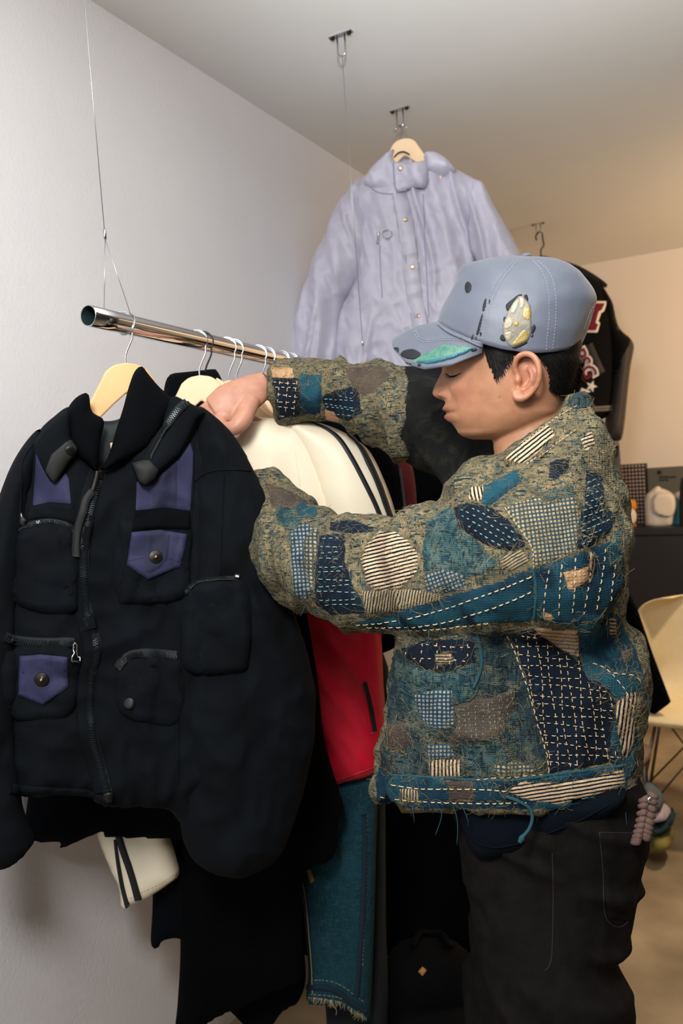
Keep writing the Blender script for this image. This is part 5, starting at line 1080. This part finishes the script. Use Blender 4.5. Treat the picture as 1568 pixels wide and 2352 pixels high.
# layer 1: large faded panels
pt(z2([(1000,640),(1130,600),(1270,590),(1300,800),(1200,850),(1110,872),(1100,800),(1060,730)]),M_chk,rot=R_d(8))
pt(z2([(1120,480),(1250,430),(1370,400),(1420,480),(1440,600),(1430,700),(1300,560),(1270,590),(1130,600),(1080,560)]),M_gauze)
pt(z2([(700,690),(790,640),(830,720),(900,780),(985,850),(920,900),(830,920),(760,960),(700,940),(680,830)]),M_pteal,rot=R_d(30))
pt(z2([(430,1085),(560,1055),(700,1000),(850,965),(1000,920),(1104,872),(1118,1000),(1100,1078),(960,1085),(800,1100),(640,1112),(500,1108)]),M_pind,fray=.5)
pt(z2([(180,740),(220,700),(280,720),(270,860),(265,960),(240,1005),(195,980),(180,860)]),M_chk2,rot=R_d(5))
pt(z2([(1112,882),(1330,800),(1420,770),(1455,830),(1456,930),(1400,1070),(1330,1088),(1200,1088),(1110,1072),(1122,960)]),M_pind,fray=.5)
pt(z3([(190,295),(400,350),(570,300),(590,460),(470,500),(470,600),(360,640),(280,560),(200,450)]),M_pteal)
pt(z3([(265,450),(380,420),(460,425),(470,600),(400,620),(320,590)]),M_chk2,off=.004,rough=1.5)
pt(z3([(500,700),(690,680),(720,760),(860,790),(850,832),(600,848),(505,790)]),M_pteal)
pt(z3([(600,150),(700,150),(780,330),(900,720),(915,832),(860,832),(800,640),(760,480),(640,300)]),M_pgrey,fray=.4)
pt(z3([(110,700),(180,560),(300,620),(420,690),(480,760),(345,770),(340,850),(160,840),(110,800)]),M_pgrey)
pt(z3([(650,790),(740,770),(860,800),(855,835),(680,850)]),M_chk,off=.004,rough=1.5)
pt(z3([(200,235),(330,190),(560,180),(572,298),(400,350),(290,312)]),M_pnavy)
pt(z3([(735,160),(850,135),(960,225),(1075,282),(1100,370),(1200,410),(1252,480),(1215,680),(1290,765),(1100,800),(925,832),(900,700),(850,520),(800,330)]),M_pnavy,fray=.5)
pt(z3([(1060,130),(1200,80),(1250,160),(1282,300),(1262,332),(1100,292)]),M_pind)
pt(z3([(1110,360),(1260,335),(1350,340),(1385,380),(1340,450),(1250,480),(1180,400)]),M_pind)
pt(z3([(1215,690),(1290,765),(1340,700),(1345,800),(1290,880),(1285,812),(1215,760)]),M_pind)
pt(z3([(160,838),(400,852),(570,872),(735,882),(722,912),(765,962),(560,968),(300,962),(168,922)]),M_pind,fray=.8)
pt(z3([(560,870),(800,840),(960,835),(1120,815),(1280,790),(1284,815),(1100,850),(960,872),(790,862),(720,915)]),M_pind,fray=.4)
# layer 2: accents
BJ1=bvh_obj(jacket,*[p[0] for p in PATCHES])
A2=dict(on=BJ1)
pt(z2([(290,750),(385,742),(388,850),(412,930),(457,1010),(462,1048),(330,1053),(275,1012),(270,860)]),M_pnavy,**A2)
pt(z2([(520,735),(580,738),(640,780),(668,830),(662,900),(600,948),(510,968),(470,930),(448,840),(470,790)]),M_stA,rot=R_d(14),**A2)
pt(z2([(800,640),(860,625),(940,640),(1010,690),(1062,750),(1078,792),(1040,812),(960,800),(880,762),(820,712)]),M_pnavy,**A2)
pt(z2([(330,700),(420,693),(500,722),(492,742),(380,744),(328,732)]),M_pnavy,**A2)
pt(z2([(870,560),(915,553),(922,590),(905,622),(858,612)]),M_stB,rot=R_d(10),**A2)
pt(z2([(920,560),(1040,498),(1065,540),(1000,592),(930,642),(905,622)]),M_pind,**A2)
pt(z2([(80,550),(180,580),(240,620),(230,652),(110,642)]),M_pbrown,**A2)
pt(z2([(200,600),(280,650),(270,690),(200,680)]),M_pind,**A2)
pt(z2([(1310,500),(1372,520),(1382,640),(1422,680),(1402,740),(1330,792),(1272,802),(1280,700),(1302,640)]),M_pnavy,**A2)
pt(z2([(1170,470),(1250,450),(1240,500),(1190,540),(1165,520)]),M_pnavy,**A2)
pt(z2([(1225,895),(1290,880),(1317,870),(1322,920),(1285,945),(1240,960)]),M_ptan,**A2)
pt(z2([(1315,815),(1340,812),(1342,880),(1322,888)]),M_stB,**A2)
pt(z2([(1145,1045),(1180,1050),(1180,1075),(1150,1072)]),M_ptan,**A2)
pt(z3([(845,125),(960,128),(1060,138),(1069,272),(960,222),(880,165)]),M_stC,rot=R_d(-4),rough=1.5,**A2)
pt(z3([(1210,90),(1240,80),(1250,160),(1215,165)]),M_stA,**A2)
pt(z3([(1250,490),(1290,450),(1335,438),(1357,470),(1335,600),(1328,700),(1282,762),(1256,650),(1248,560)]),M_stB,rot=R_d(-8),**A2)
pt(z3([(722,912),(790,872),(960,876),(1120,852),(1282,812),(1292,882),(1130,942),(980,980),(830,962)]),M_stA,rot=R_d(9),fray=.6,**A2)
pt(z3([(345,770),(495,760),(501,842),(350,845)]),M_stB,**A2)
pt(z3([(470,510),(580,460),(640,470),(750,420),(772,490),(720,560),(690,640),(600,672),(450,667),(482,600)]),M_pbrown,**A2)
pt(z3([(375,255),(455,250),(467,300),(380,312)]),M_stD,**A2)
pt(z3([(205,905),(290,910),(300,968),(215,972)]),M_stD,rot=R_d(90),**A2)
pt(z3([(425,855),(560,870),(565,965),(450,965)]),M_pbrown,**A2)
pt(z3([(1270,240),(1320,235),(1330,280),(1285,300)]),M_pbrown,**A2)
# right sleeve
pt(z2([(108,145),(212,150),(217,292),(130,306),(118,220)]),M_pnavy,name='patch',**A2)
pt(z2([(104,106),(186,108),(192,147),(110,147)]),M_ptan,rough=1.5,**A2)
pt(z2([(212,130),(300,135),(292,285),(217,292)]),M_pind,**A2)
pt(z2([(290,225),(380,185),(440,190),(452,280),(400,312),(330,292)]),M_pnavy,**A2)
pt(z2([(390,112),(520,100),(565,130),(500,200),(440,212),(400,150)]),M_pbrown,**A2)
# collar stripes
BCo=bvh_obj(col1)
pt(z1([(845,1210),(1000,1092),(1048,1160),(960,1250),(868,1335),(752,1298)]),M_stA,on=BCo,rot=R_d(38),rough=1.0,res=4,off=.0015,parent=col1)
pt(z1([(1130,940),(1240,920),(1262,995),(1180,1010),(1120,1000)]),M_pgrey,on=BCo,rough=1.0,res=4,off=.0015,parent=col1)
for pts,m,rt in ((z2([(230,760),(285,720),(275,860),(262,960),(240,900)]),M_chk,0),(z2([(400,745),(500,735),(470,790),(440,850),(400,830)]),M_gauze,0),(z2([(450,965),(600,955),(760,965),(760,995),(600,1035),(470,1050)]),M_stD,80),(z2([(690,900),(760,880),(850,905),(840,950),(740,985),(690,960)]),M_chk2,20),(z2([(985,840),(1060,800),(1095,850),(1040,880),(990,880)]),M_stD,30),(z2([(1130,590),(1260,560),(1270,600),(1140,625)]),M_pteal,0),(z2([(1290,380),(1330,350),(1345,400),(1310,430)]),M_stA,20),(z2([(600,650),(700,640),(700,690),(640,760),(590,735)]),M_gauze,0),(z2([(120,640),(200,640),(220,700),(170,740),(130,700)]),M_pteal,0),(z3([(580,560),(640,520),(690,540),(680,600),(610,620)]),M_pbrown,0),(z3([(150,600),(230,590),(260,680),(200,740),(140,700)]),M_pbrown,0),(z3([(330,690),(450,690),(470,755),(350,765)]),M_chk2,0),(z3([(1290,560),(1350,480),(1380,420),(1350,600)]),M_gauze,0),(z2([(240,40+60),(380,95),(390,150),(330,190),(300,135)]),M_gauze,0),(z2([(1390,800),(1440,720),(1456,840),(1440,900),(1400,860)]),M_pteal,0)):
    pt(pts,m,rot=R_d(rt),**A2)
# stitching
BJ2=bvh_obj(jacket,col1,*[p[0] for p in PATCHES])
def hatch(mb,poly,ang,sp,dl,gap,w=.0012):
    poly=np.asarray(poly,float); c=poly.mean(0); a=R_d(ang); e=np.array([math.cos(a),math.sin(a)]); n=np.array([-e[1],e[0]]); q=(poly-c)@n; t=(poly-c)@e
    for o in np.arange(q.min()+sp*.5,q.max(),sp):
        L=np.arange(t.min(),t.max(),2.0); P=c+np.outer(L,e)+n*o+np.outer(3*np.sin(L/37+o),n); ins=inside(poly,P); k=0
        while k<len(P):
            if ins[k]:
                j=k
                while j<len(P) and ins[j]: j+=1
                if j-k>4: dashes(mb,P[k:j],BJ2,dl,gap,w,.0009,.12,0,.0006)
                k=j
            else: k+=1
sc=MB(); stl=MB()
grid=z3([(740,170),(850,150),(960,235),(1070,290),(1100,380),(1200,420),(1240,490),(1205,680),(1270,755),(930,815),(905,700),(855,520),(805,330)])
hatch(sc,grid,4,22,8,8,.001); hatch(sc,grid,84,22,8,8,.001)
hatch(stl,z2([(295,760),(380,755),(385,850),(405,930),(450,1010),(455,1035),(335,1040),(282,1005),(278,860)]),0,15,8,7)
hatch(stl,z2([(810,645),(940,650),(1050,750),(1060,790),(960,790),(880,750)]),28,13,6,9)
hatch(stl,z2([(1315,520),(1365,530),(1380,640),(1410,685),(1330,780),(1285,790),(1290,700)]),-25,13,7,6)
hatch(sc,z2([(1122,890),(1330,815),(1410,790),(1440,930),(1390,1060),(1210,1075),(1125,1060)]),96,30,9,8)
hatch(sc,z2([(112,150),(208,154),(212,288),(134,300),(122,220)]),5,15,7,7); hatch(sc,z2([(112,150),(208,154),(212,288),(134,300),(122,220)]),92,19,7,7)
hatch(stl,z2([(300,228),(430,200),(440,280),(400,305),(335,288)]),8,10,6,6)
hatch(sc,z3([(210,245),(330,200),(550,190),(560,290),(400,340),(295,305)]),5,34,6,12); hatch(sc,z3([(210,245),(330,200),(550,190),(560,290),(400,340),(295,305)]),92,34,6,12)
hatch(stl,z3([(480,520),(640,480),(750,430),(760,490),(690,630),(600,660),(470,655)]),86,14,5,9,.0008)
for pts in (z2([(430,1092),(600,1075),(800,1022),(1000,950),(1105,905)]),z2([(470,1100),(640,1100),(800,1075),(1000,1010),(1110,960)]),z2([(620,1112),(760,1105),(960,1080)]),z3([(165,885),(300,905),(500,905),(720,915)]),z3([(110,945),(300,965),(560,975),(830,970)]),z3([(720,160),(790,330),(905,720),(922,830)]),z3([(560,860),(740,845),(960,838)]),z3([(1130,300),(1200,330),(1280,420),(1330,520)]),z3([(1230,350),(1330,360),(1370,400)])): dashes(sc,pts,BJ2,10,7,.0014,.001,.1,4,.0008)
for pts in (z1([(860,1215),(1000,1105),(1110,1030),(1180,990)]),z1([(880,1340),(1000,1255),(1180,1125)]),z2([(1110,880),(1105,800),(1060,725),(1000,645)]),z2([(1115,1000),(1108,1070)])): dashes(sc,pts,BJ2,6,4,.001,.0008,.1,4,.0008)
stuff(sc.obj('cream_stitching',M_thr3,jacket)); stuff(stl.obj('teal_stitching',M_thr2,jacket))
# seams
for pts in (z2([(1105,870),(1120,960),(1112,1070)]),z3([(580,160),(600,300),(560,420)]),z3([(160,836),(400,850),(700,865),(960,835),(1280,792)])):
    o=cord(pts,BJ2,.0022,5,.0006)
    if o: mk('seam',o[0],o[1],M_thr4,jacket)
# frayed threads: along patch edges and over the threadbare parts
fr1=MB(); fr2=MB()
def strand(mb,p,n,L,r=.0005,dirv=None,k=5):
    if dirv is None: dirv=A(*RNG.normal(0,1,3))
    dirv=dirv-n*(dirv@n); dirv/=np.linalg.norm(dirv)+1e-9; sd=np.cross(n,dirv); c1,c2=RNG.normal(0,.8,2); t=np.linspace(0,1,k)[:,None]
    lift=RNG.uniform(.03,.22)
    P=p+dirv*t*L+sd*(c1*t*t+c2*t**3)*L+n*(.0004+lift*L*t*(1-.5*t)); mb.add(*tube(P,r,3,False)[:2])
for o,pts,fy in PATCHES:
    poly=resample(np.asarray(pts,float),3.0,True)
    for p in poly:
        for r in range(2):
            if r or random.random()>.75*fy: continue
            q=p+RNG.normal(0,2.5,2); h=hit(q[0],q[1],BJ2)
            if h: strand(fr1 if random.random()<.8 else fr2,h[0],h[1],RNG.uniform(.004,.013),RNG.uniform(.00013,.00028))
for zone,nn in ((z2([(1080,470),(1400,400),(1450,700),(1300,820),(1120,860),(1000,640)]),330),(z2([(60,540),(300,650),(520,720),(480,800),(280,1040),(170,980)]),270),(z2([(420,730),(700,690),(1000,850),(700,1000),(460,1050)]),270),(z2([(110,90),(560,90),(640,150),(420,220),(220,180)]),210),(z3([(110,560),(480,640),(900,700),(900,840),(110,840)]),210),(z3([(1180,60),(1390,300),(1360,480),(1250,330)]),105),(z1([(1000,1030),(1270,1000),(1400,1400),(1000,1350)]),120)):
    Z=np.asarray(zone,float); lo,hi=Z.min(0),Z.max(0); Qp=RNG.uniform(lo,hi,(nn*3,2)); Qp=Qp[inside(Z,Qp)][:nn]
    for q in Qp:
        h=hit(q[0],q[1],BJ2)
        if h: strand(fr1,h[0],h[1],RNG.uniform(.003,.010),RNG.uniform(.00012,.00028),R_*RNG.normal(0,1)+U_*RNG.normal(0,.5))
for q,L in (((945,2*0+1850),.03),((1000,1852),.035),((1040,1855),.05),((1060,1856),.04),((935,1440),.03),((985,1448),.03),((1010,1440),.02),((700,1395),.02),((1440,1810),.05),((1480,1600),.02),((1465,1700),.02)):
    h=hit(q[0],q[1]-6,BJ2)
    if h:
        P=catmull([h[0],h[0]+A(*RNG.normal(0,.004,3))-A(0,0,L*.4),h[0]+A(*RNG.normal(0,.006,3))-A(0,0,L)],5); fr2.add(*tube(P,.0006,4)[:2])
stuff(fr1.obj('frayed_threads',M_thr,jacket)); stuff(fr2.obj('teal_frayed_threads',M_thr4,jacket))
# drawcord hanging from the hem
h=hit(1160,1826,BJ2); p0=h[0]+h[1]*.004
cp=[p0]+[atD(x,y,((p0-CAM)@F_)-.004) for x,y in [(1190,1840),(1215,1856),(1222,1880),(1214,1905),(1200,1922),(1193,1935)]]
mk('drawcord',*tube(catmull(np.array(cp),6),np.interp(np.linspace(0,1,37),[0,.8,.85,1],[.0022,.0022,.004,.0028]),8)[:2],M_thr4,jacket)
# ------------------------------------------------------------------ cap
M_cap=mat('grey_satin',S(92,98,112),0.5,var=0.06,vscale=25,bump=0.15,bscale=120,sheen=0.2); M_capst=mat('pale_grey_thread',S(150,156,168),0.8); M_ink=mat('black_burn_edge',S(14,18,28),0.7)
M_irid=mat('iridescent_foil',S(112,112,116),0.5,col2=S(134,126,96),vscale=140,metal=.1,bump=.3,bscale=260); M_leaf=mat('green_holographic_foil',S(44,112,104),0.4,col2=S(96,136,110),vscale=130,metal=.1,bump=.2,bscale=300); M_leaf2=mat('cyan_holographic_foil',S(46,104,122),0.4,metal=.1)
M_line=mat('cap_lining',S(60,64,74),0.8)
fp=resample(catmull([PM.uv(*p) for p in z1([(368,515),(392,440),(440,340),(490,225),(517,187),(565,172),(700,138),(880,122)])],8),.0015); bp_=resample(catmull([PM.uv(*p) for p in z1([(1190,660),(1232,560),(1272,440),(1287,380),(1262,310),(1180,212),(1060,150),(880,122)])],8),.0015)
nt_s=44; nth=96
def at_t(c,t): return np.stack([np.interp(t,np.linspace(0,1,len(c)),c[:,k]) for k in range(2)],1)
ts=1-(1-np.linspace(0,1,nt_s))**1.15; fpt=at_t(fp,ts); bpt=at_t(bp_,ts)
bw=np.interp(ts,[0,.15,.35,.55,.75,.9,1],[.092,.0945,.091,.078,.052,.024,.0]); V=[]
th=np.linspace(0,2*np.pi,nth,endpoint=False)
for i in range(nt_s):
    m=(fpt[i]+bpt[i])/2; hv_=(fpt[i]-bpt[i])/2
    for t in th:
        c,s=math.cos(t),math.sin(t); sag=-.032*(s*s)*(1-ts[i])**3-.012*s*s*math.sin(math.pi*ts[i]); c=math.copysign(abs(c)**.88,c); s=math.copysign(abs(s)**.88,s); q=m+hv_*c
        rk=1+.012*math.sin(3*t+1)*(1-abs(2*ts[i]-1)); V.append(PM.o+PM.u*q[0]+PM.v*(q[1]+sag)+E2*bw[i]*s*rk)
V=np.array(V); wn=.0012*fbm(V*40,2); V=V+(V-V.mean(0))/np.linalg.norm(V-V.mean(0),axis=1)[:,None]*wn[:,None]
F=[(i*nth+j,i*nth+(j+1)%nth,(i+1)*nth+(j+1)%nth,(i+1)*nth+j) for i in range(nt_s-1) for j in range(nth)]
cap=root('baseball_cap',V[:nth].mean(0),'grey satin baseball cap with torn foil patches on the person\'s head','cap')
# leave the opening above the strap at the back
def at_back(k): return False
crown=mk('crown',V,F,M_cap,cap); so=crown.modifiers.new('thickness','SOLIDIFY'); so.thickness=.0022; so.offset=-1.0
CV=V; BCr=bvh(V,F)
mk('top_button',*lathe([(.0085,0),(.0085,.003),(.006,.0055),(0,.006)],PM.at(*z1([(880,124)])[0])-A(0,0,.002),A(0,0,1),16),M_cap,cap)
# brim
psi=np.linspace(-90,90,61); ov=[]; iv=[]
for p in psi:
    a=abs(p); u=np.interp(a,[0,20,45,60,75,90],[98,122,215,320,470,640]); v=np.interp(a,[0,12,25,45,60,75,90],[607,630,690,772,806,790,725]); lt=math.sin(R_d(p))*.083
    ov.append(PM.at(*z1([(u,v)])[0])+E2*lt)
    t=R_d(p*.82); c,s=math.cos(t),math.sin(t); c=abs(c)**.88; s=math.copysign(abs(s)**.88,s); m=(fpt[0]+bpt[0])/2; hv_=(fpt[0]-bpt[0])/2; q=m+hv_*c; iv.append(PM.o+PM.u*q[0]+PM.v*(q[1]-.032*s*s+.002)+E2*bw[0]*s)
ov=np.array(ov); iv=np.array(iv); nr_=14; V=[]
for k in np.linspace(0,1,nr_):
    for i in range(61): V.append(iv[i]*(1-k)+ov[i]*k+A(0,0,1)*.006*math.sin(math.pi*k)*math.cos(R_d(psi[i])))
F=[(k*61+i,(k+1)*61+i,(k+1)*61+i+1,k*61+i+1) for k in range(nr_-1) for i in range(60)]
brim=mk('brim',V,F,M_cap,cap); so=brim.modifiers.new('thickness','SOLIDIFY'); so.thickness=.0035; so.offset=-1.0
V=np.array(V); BBr=bvh(V,F); BCap=bvh_obj(crown,brim)
def onC(name,g,m,p): return mk(name,g[0],g[1],m,p,uv=g[2] if len(g)>2 else None) if g is not None and len(g[1]) else None
def cp_(pts,m,B,p,name,off=.0018,rough=1.0,res=3): return onC(name,patch(z1(pts),B,off,res=res,rough=rough,smooth_n=3),m,p)
cp_([(150,690),(175,672),(225,663),(268,682),(262,705),(225,722),(180,715),(155,705)],M_ink,BBr,brim,'burn_mark')
cp_([(113,655),(140,655),(138,680),(118,676)],M_ink,BBr,brim,'burn_mark'); cp_([(183,738),(215,748),(228,765),(205,768),(186,752)],M_ink,BBr,brim,'burn_mark'); cp_([(250,748),(270,750),(266,766),(252,764)],M_ink,BBr,brim,'burn_mark'); cp_([(558,662),(590,655),(594,672),(565,680)],M_ink,BBr,brim,'burn_mark')
lf=cp_([(215,737),(290,692),(400,640),(480,645),(582,652),(520,690),(440,722),(330,747),(260,744)],M_leaf,BBr,brim,'foil_leaf',.0022)
BLf=bvh_obj(brim,lf) if lf else BBr
cp_([(240,735),(330,722),(440,698),(520,672),(575,655),(520,690),(440,722),(330,745)],M_leaf2,BLf,brim,'foil_leaf',.0008,.5)
EG=[(755,600),(742,560),(750,500),(780,430),(820,370),(850,352),(885,380),(907,420),(910,520),(908,570),(880,620),(810,652),(780,640)]
for pl_ in ([(760,410),(790,380),(830,350),(855,342),(850,360),(800,410),(775,445)],[(868,352),(885,348),(892,380),(880,390)],[(748,480),(768,472),(764,500),(750,512)],[(728,600),(740,575),(762,610),(745,615)],[(790,640),(870,618),(885,628),(820,660)],[(915,530),(930,520),(934,545),(912,575)],[(905,590),(920,572),(918,592)],[(905,678),(935,675),(930,695),(908,695)],[(625,430),(640,375),(650,372),(645,420),(632,445)],[(665,378),(672,374),(668,398),(662,396)],[(602,530),(622,465),(630,465),(615,540),(600,580),(590,575)],[(610,568),(622,565),(616,590)],[(560,600),(575,572),(572,600),(562,620)],[(585,595),(592,590),(590,618)],[(525,290),(540,268),(562,285),(560,320),(540,338),(526,322)]): cp_(pl_,M_ink,BCr,crown,'burn_mark',.0016,.6,2)
eg=cp_(EG,M_irid,BCr,crown,'foil_patch',.0028); M_gold2=mat('yellow_foil',S(150,130,70),.4,metal=.1,bump=.3,bscale=300); BEg=bvh_obj(crown,eg)
M_pgreen=mat('pale_green_foil',S(132,150,140),.4,col2=S(150,146,120),vscale=160,bump=.3,bscale=300); M_cfoil=mat('cream_foil',S(168,152,116),.4,col2=S(140,136,128),vscale=160,bump=.3,bscale=300)
for pl_,mm_ in (([(862,430),(880,418),(906,432),(908,470),(896,492),(868,488),(858,462)],M_gold2),([(800,400),(838,372),(832,420),(812,452),(790,450)],M_pgreen),([(770,482),(792,478),(806,510),(790,535),(758,548),(752,520)],M_cfoil),([(812,505),(830,500),(838,520),(822,532),(808,525)],M_gold2),([(818,640),(800,632),(838,582),(866,552),(886,560),(890,598),(868,620)],M_gold2),([(752,570),(790,560),(795,590),(778,612),(760,602)],M_cfoil),([(840,365),(862,360),(872,400),(850,430),(840,405)],M_cfoil)): cp_(pl_,mm_,BEg,crown,'foil_scale',.0008,.6,2)
st=MB()
for pts in ([(810,150),(740,230),(690,310),(655,390),(632,470),(612,560),(600,615)],[(830,152),(762,235),(712,315),(677,395),(655,470),(635,560),(622,620)],[(920,152),(970,210),(1000,290),(1012,380),(1012,470),(1005,560),(995,670)],[(945,150),(1005,205),(1040,285),(1052,380),(1052,470),(1045,560),(1032,665)],[(1215,545),(1235,480),(1262,420),(1280,395)],[(1228,560),(1250,490),(1275,430)]): dashes(st,z1(pts),BCr,5,2.5,.0007,.0006,.05,4,.0003)
for pts in ([(228,555),(250,605),(300,622),(400,610),(500,612),(600,632)],[(240,550),(262,595),(310,610),(400,598),(500,600),(590,618)]): dashes(st,z1(pts),BBr,4,3,.0007,.0006,.05,4,.001)
stuff(st.obj('topstitching',M_capst,crown))
sb_=cord(z1([(370,520),(430,565),(520,605),(640,652),(760,672),(950,688),(1100,680),(1185,655)]),bvh_obj(crown,brim),.0018,4,.0015)
onC('edge_piping',sb_,M_cap,crown)
